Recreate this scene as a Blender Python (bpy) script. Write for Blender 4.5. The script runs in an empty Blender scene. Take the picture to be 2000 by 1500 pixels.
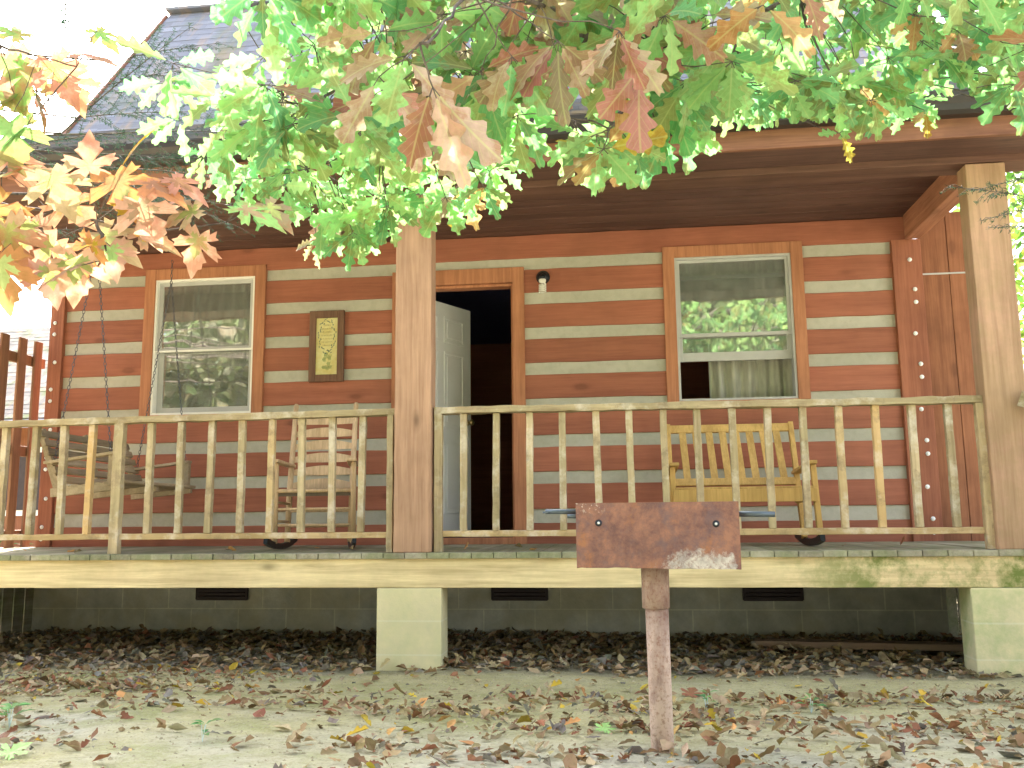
import bpy, math, random
from mathutils import Vector, Matrix, noise as mnoise
R = random.Random(7)
rad = math.radians
sc = bpy.context.scene
COL = sc.collection

# ------------------------------------------------------------------ camera
F = 1737.47; YAW, PIT, ROL = 0.122938, 0.146370, -0.0105185
CAM = Vector((1.3088, -5.4575, 0.2232))
fw = Vector((-math.sin(YAW)*math.cos(PIT), math.cos(YAW)*math.cos(PIT), math.sin(PIT)))
r0 = Vector((math.cos(YAW), math.sin(YAW), 0)); u0 = r0.cross(fw)
cr = r0*math.cos(ROL)+u0*math.sin(ROL); cu = -r0*math.sin(ROL)+u0*math.cos(ROL)
cam = bpy.data.cameras.new('camera'); camo = bpy.data.objects.new('camera', cam); COL.objects.link(camo)
cam.sensor_width = 36; cam.lens = F/2000*36; cam.clip_start = 0.05; cam.clip_end = 2000
m = Matrix((cr, cu, -fw)).transposed().to_4x4(); m.translation = CAM
camo.matrix_world = m
sc.camera = camo
def at(px, py, d):
    return CAM + (fw + cr*((px-1000)/F) - cu*((py-750)/F))*d
WY = 1.55      # wall plane

# ------------------------------------------------------------------ mesh builder
class MB:
    def __init__(s): s.v=[]; s.f=[]; s.var=[]; s.col=[]; s.uv={}
    def face(s, idx, var=0.5, col=(1,1,1)): s.f.append(idx); s.var.append(var); s.col.append(col)
    def box(s, x0,x1,y0,y1,z0,z1, var=None):
        return s.beam(Vector(((x0+x1)/2,(y0+y1)/2,z0)), Vector(((x0+x1)/2,(y0+y1)/2,z1)), x1-x0, y1-y0, Vector((1,0,0)), var)
    def beam(s, p0, p1, w, h, side=None, var=None, n=1, jit=0, taper=1.0, sag=0):
        """bar from p0 to p1, w along side, h along the third axis; jit = uneven sawn edge"""
        p0=Vector(p0); p1=Vector(p1); d=(p1-p0).normalized()
        if side is None: side=Vector((1,0,0)) if abs(d.x)<.9 else Vector((0,1,0))
        side=(Vector(side)-d*Vector(side).dot(d)).normalized(); up=side.cross(d).normalized()
        var=R.random() if var is None else var
        b=len(s.v)
        for i in range(n+1):
            t=i/n; c=p0.lerp(p1,t); k=1+(taper-1)*t
            for (a,e) in ((-1,-1),(1,-1),(1,1),(-1,1)):
                ja=R.uniform(-jit,jit) if jit else 0; je=R.uniform(-jit,jit) if jit else 0
                s.v.append(c+side*(a*w/2*k+ja)+up*(e*h/2*k+je))
        for i in range(n):
            o=b+4*i
            for j in range(4):
                s.face((o+j,o+(j+1)%4,o+4+(j+1)%4,o+4+j),var)
        s.face((b,b+3,b+2,b+1),var); o=b+4*n; s.face((o,o+1,o+2,o+3),var)
        return s
    def tube(s, pts, rads, n=6, var=None, cap=True, col=(1,1,1)):
        var=R.random() if var is None else var
        pts=[Vector(p) for p in pts]; b=len(s.v)
        if not isinstance(rads,(list,tuple)): rads=[rads]*len(pts)
        ref=None
        for i,p in enumerate(pts):
            d=(pts[min(i+1,len(pts)-1)]-pts[max(i-1,0)])
            if d.length<1e-9: d=Vector((0,0,1))
            d.normalize()
            if ref is None:
                ref=Vector((0,0,1)) if abs(d.z)<.9 else Vector((1,0,0))
            a=(ref-d*ref.dot(d)).normalized(); ref=a; c=d.cross(a)
            for j in range(n):
                t=2*math.pi*j/n; s.v.append(p+(a*math.cos(t)+c*math.sin(t))*rads[i])
        for i in range(len(pts)-1):
            for j in range(n):
                o=b+i*n; s.face((o+j,o+(j+1)%n,o+n+(j+1)%n,o+n+j),var,col)
        if cap:
            s.face(tuple(b+j for j in reversed(range(n))),var,col)
            o=b+(len(pts)-1)*n; s.face(tuple(o+j for j in range(n)),var,col)
        return s
    def ring(s, c, axis, R0, r, n=14, k=6, sx=1.0, sdir=None, var=.5):
        """torus, stretched by sx along sdir"""
        axis=Vector(axis).normalized(); a=Vector(sdir) if sdir is not None else axis.orthogonal()
        a=(a-axis*a.dot(axis)).normalized(); e=axis.cross(a); b=len(s.v); c=Vector(c)
        for i in range(n):
            t=2*math.pi*i/n; rd=a*math.cos(t)+e*math.sin(t); q=c+a*math.cos(t)*R0*sx+e*math.sin(t)*R0
            for j in range(k):
                u=2*math.pi*j/k; s.v.append(q+(rd*math.cos(u)+axis*math.sin(u))*r)
        for i in range(n):
            for j in range(k):
                s.face((b+i*k+j,b+((i+1)%n)*k+j,b+((i+1)%n)*k+(j+1)%k,b+i*k+(j+1)%k),var)
    def lathe(s, c, axis, prof, n=16, var=.5):
        axis=Vector(axis).normalized(); a=axis.orthogonal().normalized(); e=axis.cross(a); b=len(s.v); c=Vector(c)
        for (rr,h) in prof:
            for j in range(n):
                t=2*math.pi*j/n; s.v.append(c+axis*h+(a*math.cos(t)+e*math.sin(t))*rr)
        for i in range(len(prof)-1):
            for j in range(n):
                s.face((b+i*n+j,b+i*n+(j+1)%n,b+(i+1)*n+(j+1)%n,b+(i+1)*n+j),var)
    def build(s, name, mat, parent=None, smooth=False, bevel=0, origin=None):
        me=bpy.data.meshes.new(name)
        o=Vector(origin) if origin is not None else Vector((0,0,0))
        me.from_pydata([tuple(Vector(v)-o) for v in s.v],[],s.f)
        a=me.attributes.new('var','FLOAT','FACE'); a.data.foreach_set('value',s.var)
        a=me.attributes.new('col','FLOAT_VECTOR','FACE'); a.data.foreach_set('vector',[c for k in s.col for c in k])
        if s.uv:
            l=me.uv_layers.new(name='UVMap'); dat=[]
            for f in s.f:
                for i in f: dat+=list(s.uv.get(i,(0,0)))
            l.data.foreach_set('uv',dat)
        if smooth: me.polygons.foreach_set('use_smooth',[True]*len(me.polygons))
        me.materials.append(mat); me.update()
        ob=bpy.data.objects.new(name,me); COL.objects.link(ob)
        if origin is not None: ob.location=o
        if parent is not None:
            ob.parent=parent
        if bevel:
            bm=ob.modifiers.new('bevel','BEVEL'); bm.width=bevel; bm.segments=2; bm.limit_method='ANGLE'
        return ob
def tag(o,label,cat,group=None):
    o['label']=label; o['category']=cat
    if group: o['group']=group
    return o
def thing(name,label,cat,loc=(0,0,0),group=None,rotz=0):
    e=bpy.data.objects.new(name,None); COL.objects.link(e); e.location=loc; e.rotation_euler.z=rotz
    e.empty_display_size=.2
    return tag(e,label,cat,group)
def struct(o,kind='structure'): o['kind']=kind; return o
def copy_tree(o,parent=None):
    c=o.copy(); COL.objects.link(c); c.parent=parent
    for ch in list(o.children): copy_tree(ch,c)
    return c

# ------------------------------------------------------------------ materials
class NT:
    def __init__(s,name):
        s.m=bpy.data.materials.new(name); s.m.use_nodes=True; s.t=s.m.node_tree
        s.p=s.t.nodes['Principled BSDF']; s.out=s.t.nodes['Material Output']
    def n(s,typ,**kw):
        nd=s.t.nodes.new(typ); ins=kw.pop('ins',{})
        for k,v in kw.items(): setattr(nd,k,v)
        for k,v in ins.items(): s.set(nd.inputs[k],v)
        return nd
    def set(s,sock,v):
        if isinstance(v,bpy.types.NodeSocket): s.t.links.new(v,sock)
        elif hasattr(v,'outputs'): s.t.links.new(v.outputs[0],sock)
        else: sock.default_value=v
    def coord(s,scale=(1,1,1),loc=(0,0,0),rot=(0,0,0)):
        tc=s.n('ShaderNodeTexCoord'); mp=s.n('ShaderNodeMapping',ins={'Vector':tc.outputs['Object'],'Scale':scale,'Location':loc,'Rotation':rot})
        return mp.outputs[0]
    def noise(s,vec,scale,detail=4,rough=.6,dist=0):
        return s.n('ShaderNodeTexNoise',ins={'Vector':vec,'Scale':scale,'Detail':detail,'Roughness':rough,'Distortion':dist}).outputs[0]
    def ramp(s,fac,stops):
        r=s.n('ShaderNodeValToRGB',ins={'Fac':fac}); e=r.color_ramp.elements
        while len(e)<len(stops): e.new(.5)
        for i,(p,c) in enumerate(stops):
            e[i].position=p; e[i].color=(c,c,c,1) if isinstance(c,(int,float)) else tuple(c)+(1,)
        return r.outputs[0]
    def mix(s,f,a,b,mode='MIX'):
        nd=s.n('ShaderNodeMix',data_type='RGBA',blend_type=mode); 
        s.set(nd.inputs[0],f)
        for i,v in ((6,a),(7,b)):
            if isinstance(v,(tuple,list)): v=tuple(v)+(1,) if len(v)==3 else tuple(v)
            s.set(nd.inputs[i],v)
        return nd.outputs[2]
    def math(s,op,a,b=0,c=None):
        nd=s.n('ShaderNodeMath',operation=op); s.set(nd.inputs[0],a); s.set(nd.inputs[1],b)
        if c is not None: s.set(nd.inputs[2],c)
        return nd.outputs[0]
    def maprange(s,v,a,b,c=0,d=1,smooth=False):
        nd=s.n('ShaderNodeMapRange',ins={'Value':v,'From Min':a,'From Max':b,'To Min':c,'To Max':d})
        if smooth: nd.interpolation_type='SMOOTHSTEP'
        return nd.outputs[0]
    def attr(s,name,out='Fac'):
        return s.n('ShaderNodeAttribute',attribute_name=name).outputs[out]
    def sep(s,vec): return s.n('ShaderNodeSeparateXYZ',ins={0:vec}).outputs
    def finish(s,col,rough=.8,bump=None,bstr=.3,bdist=.01,spec=.3,metal=0):
        s.set(s.p.inputs['Base Color'],col if not isinstance(col,tuple) else col+(1,))
        s.set(s.p.inputs['Roughness'],rough); s.set(s.p.inputs['Specular IOR Level'],spec); s.set(s.p.inputs['Metallic'],metal)
        if bump is not None:
            b=s.n('ShaderNodeBump',ins={'Height':bump,'Strength':bstr,'Distance':bdist}); s.set(s.p.inputs['Normal'],b.outputs[0])
        return s.m
def wood(name,c1,c2,axis='x',knots=.5,dirt=0,moss=0,mossx=None,varamt=.35,rough=.75,fine=60,mosscol=(.10,.17,.03),extra=None):
    t=NT(name); k={'x':(1.2,1,1),'y':(1,1.2,1),'z':(1,1,1.2)}[axis]
    sc_={'x':(.05,1,1),'y':(1,.05,1),'z':(1,1,.05)}[axis]
    v=t.coord(sc_); var=t.attr('var')
    off=t.n('ShaderNodeVectorMath',operation='ADD',ins={0:v}); cmb=t.n('ShaderNodeCombineXYZ',ins={0:t.math('MULTIPLY',var,17.0),1:t.math('MULTIPLY',var,31.0),2:t.math('MULTIPLY',var,23.0)})
    t.set(off.inputs[1],cmb); v=off.outputs[0]
    g1=t.noise(v,fine,5,.65,.4); g2=t.noise(v,9,3,.5,1.2)
    g=t.math('ADD',t.math('MULTIPLY',g1,.55),t.math('MULTIPLY',g2,.45))
    col=t.mix(t.ramp(g,[(.38,0),(.62,1)]),tuple(x*.82 for x in c2),tuple(min(1,x*1.06) for x in c1))
    # value change from piece to piece
    col=t.mix(varamt,col,t.mix(t.ramp(var,[(0,0),(1,1)]),tuple(x*.55 for x in c1),tuple(min(1,x*1.35) for x in c1)),'MIX')
    if knots:
        ks={'x':(.45,1,1),'y':(1,.45,1),'z':(1,1,.45)}[axis]
        kv=t.coord(ks); ko=t.n('ShaderNodeVectorMath',operation='ADD',ins={0:kv,1:cmb}).outputs[0]
        vo=t.n('ShaderNodeTexVoronoi',ins={'Vector':ko,'Scale':3.2,'Randomness':1.0}).outputs['Distance']
        kn=t.ramp(vo,[(.06,1),(.095,.35),(.14,0)])
        col=t.mix(t.math('MULTIPLY',kn,knots),col,tuple(x*.35 for x in c2))
    big=t.noise(t.coord(),2.3,4,.6)
    col=t.mix(t.math('MULTIPLY',t.ramp(big,[(.45,0),(.75,1)]),.35+dirt),col,tuple(x*.45 for x in c2))
    if moss:
        mn=t.ramp(t.noise(t.coord(),4.2,6,.7),[(.40,0),(.58,1)])
        mk=t.math('MULTIPLY',mn,moss)
        if mossx is not None:
            X=t.sep(t.coord())[mossx[0]]
            mk=t.math('MULTIPLY',mk,t.maprange(X,mossx[1],mossx[2],mossx[3],1,True))
        col=t.mix(mk,col,mosscol)
    if extra: col=extra(t,col)
    return t.finish(col,rough,g,.35,.004)
def plain(name,c,rough=.6,metal=0,spec=.4,var=.12,scale=14,bump=.1):
    t=NT(name); n=t.noise(t.coord(),scale,5,.6)
    col=t.mix(t.ramp(n,[(.3,0),(.7,1)]),tuple(x*(1-var) for x in c),tuple(min(1,x*(1+var)) for x in c))
    return t.finish(col,rough,n,bump,.003,spec,metal)

M={}
def logstain(t,col):
    # weathered greyer stain high on the wall and rain splash low
    n=t.ramp(t.noise(t.coord((1,1,1)),1.1,5,.65),[(.38,0),(.7,1)])
    return t.mix(t.math('MULTIPLY',n,.35),col,(.30,.13,.075))
M['log']=wood('stained_log',(.40,.142,.085),(.31,.10,.062),'x',.55,0,0,None,.3,.7,70,extra=logstain)
M['corner']=wood('stained_corner_board',(.38,.145,.082),(.30,.105,.06),'z',.3,0,0,None,.2)
M['casing']=wood('stained_casing',(.53,.235,.125),(.41,.165,.085),'z',.3,0,0,None,.25)
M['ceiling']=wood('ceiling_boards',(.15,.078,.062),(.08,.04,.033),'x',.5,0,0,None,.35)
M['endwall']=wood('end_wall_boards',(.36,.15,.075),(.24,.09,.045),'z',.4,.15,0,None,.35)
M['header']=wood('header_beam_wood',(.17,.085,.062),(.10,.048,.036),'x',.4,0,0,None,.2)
M['endbeam']=wood('end_beam_wood',(.50,.24,.15),(.36,.15,.09),'y',.4,0,0,None,.2)
M['fascia']=wood('fascia_wood',(.30,.135,.085),(.17,.07,.045),'x',.5,.2,.0)
M['post']=wood('porch_post_wood',(.47,.29,.19),(.36,.205,.13),'z',.8,.05,.25,(0,2.0,3.5,.0),.12,.75,45,(.22,.20,.07))
def weather(t,col):
    v=t.attr('var'); col=t.mix(t.ramp(v,[(.62,0),(.8,.55)]),col,(.66,.40,.15))
    n=t.noise(t.coord((1,1,1)),7,6,.75); col=t.mix(t.math('MULTIPLY',t.ramp(n,[(.53,0),(.66,1)]),.55),col,(.17,.13,.085))
    n=t.noise(t.coord((1,1,1),(5,3,1)),5,5,.7); return t.mix(t.math('MULTIPLY',t.ramp(n,[(.5,0),(.66,1)]),.5),col,(.74,.68,.58))
M['rail']=wood('weathered_rail_wood',(.53,.42,.26),(.27,.185,.095),'x',.6,.25,.28,None,.3,.85,50,(.26,.24,.11),weather)
M['baluster']=wood('weathered_baluster_wood',(.58,.46,.29),(.33,.23,.125),'z',.6,.15,.3,None,.38,.85,50,(.28,.26,.12),weather)
M['rim']=wood('rim_beam_wood',(.88,.71,.42),(.68,.50,.26),'x',.8,.0,1.0,(0,2.0,2.9,.10),.1,.75,38,(.17,.21,.05))
M['deckedge']=wood('deck_board_wood',(.44,.40,.30),(.23,.20,.14),'y',.3,.25,.4,None,.4,.9,50,(.16,.22,.06))
M['swing']=wood('grey_swing_wood',(.50,.40,.28),(.30,.22,.14),'y',.3,.2,.1,None,.45,.85,60)
M['chair']=wood('pale_rocker_wood',(.72,.53,.33),(.60,.41,.235),'z',0,0,0,None,.15,.6,60)
M['bench']=wood('golden_bench_wood',(.66,.43,.15),(.52,.31,.09),'z',.2,0,0,None,.25,.6,60)
M['picket']=wood('brown_picket_wood',(.27,.14,.075),(.16,.075,.04),'z',.3,0,0,None,.3)
M['brownframe']=wood('sign_frame_wood',(.23,.125,.08),(.14,.075,.05),'z',.1,0,0,None,.1)
M['dark']=plain('dark_interior',(.03,.028,.045),.9)
M['room']=plain('flare_tinted_room',(.10,.10,.22),.9)  # indigo cast of the lens flare in the doorway, painted into the room colour
M['door']=plain('white_door_paint',(.85,.85,.86),.45,0,.4,.04,4,.02)
M['vinyl']=plain('window_vinyl',(.50,.50,.49),.5,0,.4,.08,6)
M['whitetrim']=plain('white_window_bead',(.9,.9,.86),.4,0,.4,.03)
M['iron']=plain('dark_iron',(.035,.04,.05),.45,.8)
M['chain']=plain('chain_steel',(.12,.12,.14),.4,.9)
M['boltm']=plain('zinc_bolt',(.85,.85,.85),.3,.0,.8)
M['hole']=plain('bolt_recess',(.10,.04,.025),.9)
M['gutter']=plain('dark_gutter_metal',(.045,.036,.036),.35,.2,.5,.2,4)
M['bulb']=plain('white_bulb',(.85,.85,.8),.25,0,.5,.03)
M['brass']=plain('brass_knob',(.55,.42,.2),.3,.9)
M['vent']=plain('vent_metal',(.06,.045,.045),.6,.3)
M['seatweave']=plain('woven_seat',(.12,.09,.06),.8)
M['bark']=None

def mat_chink():
    t=NT('chinking_mortar'); v=t.coord(); n=t.noise(v,18,6,.65); n2=t.noise(t.coord((.4,1,1)),3,4,.6)
    c=t.mix(t.ramp(n2,[(.35,0),(.7,1)]),(.43,.42,.345),(.54,.52,.44))
    c=t.mix(t.math('MULTIPLY',t.ramp(n,[(.45,0),(.75,1)]),.35),c,(.30,.29,.2))
    return t.finish(c,.95,n,.5,.01)
M['chink']=mat_chink()
def mat_block():
    t=NT('concrete_block'); tc=t.coord()
    X,Y,Z=t.sep(tc)
    v=t.n('ShaderNodeCombineXYZ',ins={0:X,1:Z,2:0.0})
    br=t.n('ShaderNodeTexBrick',ins={'Vector':v.outputs[0],'Scale':1.0,'Brick Width':.4,'Row Height':.2,'Mortar Size':.006,'Mortar Smooth':.3,'Color1':(1,1,1,1),'Color2':(.9,.9,.9,1),'Mortar':(1.25,1.25,1.2,1)})
    n=t.noise(tc,4,6,.7); n2=t.noise(tc,60,3,.6)
    c=t.mix(t.ramp(n,[(.3,0),(.7,1)]),(.72,.71,.60),(.42,.43,.36))
    c=t.mix(1.0,c,br.outputs[0],'MULTIPLY')
    ms=t.math('MULTIPLY',t.ramp(t.noise(tc,2.2,5,.6),[(.45,0),(.6,1)]),.4)
    c=t.mix(ms,c,(.46,.40,.20))
    return t.finish(c,.95,t.math('ADD',n2,t.math('MULTIPLY',br.outputs[1],-1.0)),.4,.006)
M['block']=mat_block()
def mat_pier(name,green):
    t=NT(name); tc=t.coord(); X,Y,Z=t.sep(tc)
    n=t.noise(tc,3,6,.7); n2=t.noise(tc,90,3,.7)
    c=t.mix(t.ramp(n,[(.3,0),(.7,1)]),(.80,.70,.42),(.64,.58,.37))
    ms=t.math('MULTIPLY',t.ramp(t.noise(tc,4.5,6,.65),[(.4,0),(.65,1)]),green)
    c=t.mix(ms,c,(.38,.46,.20))
    jz=t.math('ABSOLUTE',t.math('SUBTRACT',t.math('FRACT',t.math('DIVIDE',t.math('ADD',Z,.41),.2)),.5))
    jl=t.ramp(jz,[(.0,1),(.018,1),(.03,0)])
    c=t.mix(t.math('MULTIPLY',jl,.25),c,(.8,.8,.7))
    return t.finish(c,.95,n2,.35,.004)
M['pier']=mat_pier('parged_pier',.22); M['pier_green']=mat_pier('mossy_block_pier',.8)
def mat_rust():
    t=NT('rusted_steel'); tc=t.coord(); X,Y,Z=t.sep(tc)
    n=t.noise(tc,8,8,.8,.1); n2=t.noise(tc,45,5,.7)
    c=t.mix(t.ramp(n,[(.40,0),(.5,.5),(.60,1)]),(.155,.082,.078),(.34,.17,.12))
    c=t.mix(t.math('MULTIPLY',t.ramp(t.noise(tc,11,5,.7),[(.54,0),(.68,1)]),.7),c,(.40,.17,.07))
    c=t.mix(t.math('MULTIPLY',t.ramp(t.noise(t.coord((1,1,1),(3,1,2)),7,6,.75),[(.50,0),(.64,1)]),.75),c,(.15,.105,.12))
    c=t.mix(t.math('MULTIPLY',t.ramp(n2,[(.5,0),(.75,1)]),.5),c,(.17,.12,.125))
    # pale ash scale along the lower right edge, flakes at the top left corner
    ash=t.math('MULTIPLY',t.maprange(Z,.075,-.03,0,1),t.maprange(X,-.10,.12,0,1,True))
    ash=t.math('MULTIPLY',ash,t.maprange(X,.262,.235,0,1))
    a=t.ramp(t.math('ADD',t.math('MULTIPLY',ash,.55),t.math('MULTIPLY',t.noise(tc,24,6,.75),.75)),[(.64,0),(.76,1)])
    a=t.math('MULTIPLY',a,t.ramp(t.noise(tc,38,6,.8),[(.36,.15),(.52,1)]))
    c=t.mix(t.math('MULTIPLY',a,.85),c,t.mix(t.ramp(t.noise(tc,20,4,.6),[(.4,0),(.6,1)]),(.74,.71,.66),(.42,.39,.37)))
    fl=t.math('MULTIPLY',t.math('MULTIPLY',t.maprange(Z,.14,.165,0,1),t.maprange(X,-.15,-.2,0,1)),t.ramp(t.noise(tc,70,4,.7),[(.56,0),(.6,1)]))
    c=t.mix(fl,c,(.62,.55,.48))
    return t.finish(c,.75,t.math('ADD',n2,a),.5,.004,.3,.15)
M['rust']=mat_rust()
def mat_rustpipe():
    t=NT('rusted_pipe'); tc=t.coord((1,1,.35)); X,Y,Z=t.sep(t.coord())
    n=t.noise(tc,16,7,.7,.3); n2=t.noise(t.coord(),90,4,.7)
    c=t.mix(t.ramp(n,[(.38,0),(.62,1)]),(.24,.14,.12),(.46,.34,.28))
    c=t.mix(t.math('MULTIPLY',t.maprange(Z,.55,.10,.0,.95),t.ramp(t.noise(tc,14,5,.75),[(.38,0),(.55,1)])),c,(.66,.50,.40))
    c=t.mix(t.math('MULTIPLY',t.ramp(n2,[(.5,0),(.68,1)]),.6),c,(.22,.08,.035))
    return t.finish(c,.8,n2,.4,.003,.3,.1)
M['rustpipe']=mat_rustpipe()
def mat_shingle(name,base,moss):
    t=NT(name); tc=t.coord(); X,Y,Z=t.sep(tc)
    v=t.n('ShaderNodeCombineXYZ',ins={0:X,1:t.math('MULTIPLY',Y,1.0),2:0.0})
    var=t.attr('var')
    n=t.noise(tc,120,3,.7); n2=t.noise(tc,1.7,5,.65)
    c=t.mix(t.ramp(var,[(0,0),(1,1)]),tuple(x*.72 for x in base),tuple(x*1.25 for x in base))
    c=t.mix(t.math('MULTIPLY',t.ramp(n,[(.35,0),(.7,1)]),.5),c,tuple(x*.55 for x in base))
    c=t.mix(t.math('MULTIPLY',t.ramp(t.noise(t.coord((6,1,1)),1.0,3,.6),[(.5,0),(.68,1)]),.45),c,(.42,.27,.15))
    c=t.mix(t.math('MULTIPLY',t.ramp(n2,[(.52,0),(.66,1)]),moss),c,(.10,.13,.035))
    return t.finish(c,.95,n,.5,.004)
M['shingle']=mat_shingle('asphalt_shingle',(.225,.235,.285),.4)
M['shingle2']=mat_shingle('mossy_shingle',(.17,.155,.145),.95)
def mat_glass():
    # window glass: clear pane with a strong mirror-like sheen
    t=NT('window_glass')
    tr=t.n('ShaderNodeBsdfTransparent',ins={0:(.85,.88,.86,1)}); gl=t.n('ShaderNodeBsdfGlossy',ins={'Color':(1,1,1,1),'Roughness':.015})
    w=t.noise(t.coord(),2.2,2,.5); bp=t.n('ShaderNodeBump',ins={'Height':w,'Strength':.12,'Distance':.02}); t.set(gl.inputs['Normal'],bp.outputs[0])
    fr=t.n('ShaderNodeFresnel',ins={'IOR':1.9}); f=t.math('ADD',t.math('MULTIPLY',fr,1.5),.06)
    mx=t.n('ShaderNodeMixShader',ins={0:f,1:tr.outputs[0],2:gl.outputs[0]})
    # uneven dusty film, a grey haze veil mixed into the pane
    dn=t.ramp(t.noise(t.coord(),6,5,.6),[(.3,.10),(.7,.20)]); df=t.n('ShaderNodeBsdfDiffuse',ins={'Color':(.60,.64,.60,1)})
    m2=t.n('ShaderNodeMixShader',ins={0:dn,1:mx.outputs[0],2:df.outputs[0]}); t.set(t.out.inputs[0],m2.outputs[0]); return t.m
M['glass']=mat_glass()
def mat_cloth(name,c):
    t=NT(name); n=t.noise(t.coord((1,1,.2)),30,3,.5)
    col=t.mix(t.ramp(n,[(.3,0),(.7,1)]),tuple(x*.7 for x in c),c)
    d=t.n('ShaderNodeBsdfDiffuse',ins={'Color':col}); tr=t.n('ShaderNodeBsdfTranslucent',ins={'Color':col})
    mx=t.n('ShaderNodeMixShader',ins={0:.25,1:d.outputs[0],2:tr.outputs[0]}); t.set(t.out.inputs[0],mx.outputs[0]); return t.m
M['curtain']=mat_cloth('curtain_cloth',(.72,.72,.60))
def mat_leaf(name,trans=.55,vein=True,blotch=.45,blotchcol=(.30,.10,.02),gloss=.25,tm=(.60,.84,.84)):
    t=NT(name); col=t.attr('col','Vector'); tc=t.coord()
    n=t.noise(tc,38,5,.65)
    c=t.mix(t.math('MULTIPLY',t.ramp(n,[(.42,0),(.72,1)]),.35),col,tuple((.10,.14,.02)))
    var=t.attr('var')
    b=t.math('MULTIPLY',t.ramp(t.math('ADD',t.noise(tc,16,5,.7),t.math('MULTIPLY',var,.22)),[(.60,0),(.70,1)]),blotch)
    c=t.mix(b,c,blotchcol)
    if vein:
        uv=t.n('ShaderNodeUVMap',uv_map='UVMap').outputs[0]; U,V,_=t.sep(uv)
        au=t.math('ABSOLUTE',U)
        mid=t.ramp(au,[(.0,1),(.035,.7),(.07,0)])
        ph=t.math('FRACT',t.math('MULTIPLY',t.math('SUBTRACT',V,t.math('MULTIPLY',au,.42)),7.0))
        side=t.ramp(t.math('ABSOLUTE',t.math('SUBTRACT',ph,.5)),[(.0,1),(.05,.5),(.1,0)])
        vv=t.math('MAXIMUM',mid,t.math('MULTIPLY',side,.55))
        c=t.mix(t.math('MULTIPLY',vv,.4),c,(.62,.62,.25))
    t.set(t.p.inputs['Base Color'],c); t.set(t.p.inputs['Roughness'],.55 if gloss>.08 else 1.0); t.set(t.p.inputs['Specular IOR Level'],gloss)
    bc=t.mix(1.0,c,tm,'MULTIPLY')
    tr=t.n('ShaderNodeBsdfTranslucent',ins={'Color':bc})
    mx=t.n('ShaderNodeMixShader',ins={0:trans,1:t.p.outputs[0],2:tr.outputs[0]}); t.set(t.out.inputs[0],mx.outputs[0]); return t.m
M['oakleaf']=mat_leaf('oak_leaf'); M['mapleleaf']=mat_leaf('maple_leaf',.5,False,.5,(.55,.20,.13),.03,(.52,.52,.44))
M['farleaf']=mat_leaf('distant_leaf',.5,False,.25); M['litter']=mat_leaf('dry_leaf',.12,False,.4,(.10,.045,.02),.1)
M['needle']=mat_leaf('hemlock_needles',.12,False,.0,(.3,.1,.02),.0)
def mat_bark():
    t=NT('tree_bark'); n=t.noise(t.coord((1,1,.25)),30,6,.7); c=t.mix(t.ramp(n,[(.35,0),(.7,1)]),(.045,.035,.03),(.17,.14,.12))
    return t.finish(c,.95,n,.6,.01)
M['bark']=mat_bark()
def mat_ground():
    t=NT('sandy_soil'); tc=t.coord(); X,Y,Z=t.sep(tc)
    n=t.noise(tc,1.3,6,.65); n2=t.noise(tc,14,6,.7); n3=t.noise(tc,110,4,.7)
    c=t.mix(t.ramp(n,[(.3,0),(.7,1)]),(.56,.50,.25),(.66,.61,.35))
    grey=t.math('MULTIPLY',t.ramp(t.math('ADD',t.noise(tc,.8,4,.6),t.maprange(Y,-1.2,-2.6,0,.25)),[(.5,0),(.75,1)]),.9)
    c=t.mix(grey,c,(.64,.61,.50))
    moss=t.math('MULTIPLY',t.ramp(t.noise(tc,1.9,5,.65),[(.46,0),(.62,1)]),.85)
    moss=t.math('MULTIPLY',moss,t.maprange(X,2.2,-1.5,.35,1))
    c=t.mix(moss,c,(.36,.38,.12))
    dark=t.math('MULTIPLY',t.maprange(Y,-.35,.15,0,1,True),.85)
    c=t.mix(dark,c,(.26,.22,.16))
    c=t.mix(t.math('MULTIPLY',t.ramp(n2,[(.46,0),(.68,1)]),.42),c,(.27,.23,.12))
    n4=t.noise(tc,45,5,.8); c=t.mix(t.math('MULTIPLY',t.ramp(n4,[(.52,0),(.62,1)]),.5),c,(.30,.24,.14))
    c=t.mix(t.math('MULTIPLY',t.ramp(n3,[(.5,0),(.62,1)]),.45),c,(.68,.64,.5))
    far=t.math('MAXIMUM',t.maprange(X,-3.9,-5,0,1),t.maprange(Y,5,8,0,1))
    c=t.mix(t.math('MULTIPLY',far,.6),c,(.35,.30,.16))
    return t.finish(c,1.0,t.math('ADD',n2,t.math('MULTIPLY',n3,.6)),1.0,.03,.1)
M['ground']=mat_ground()

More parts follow.
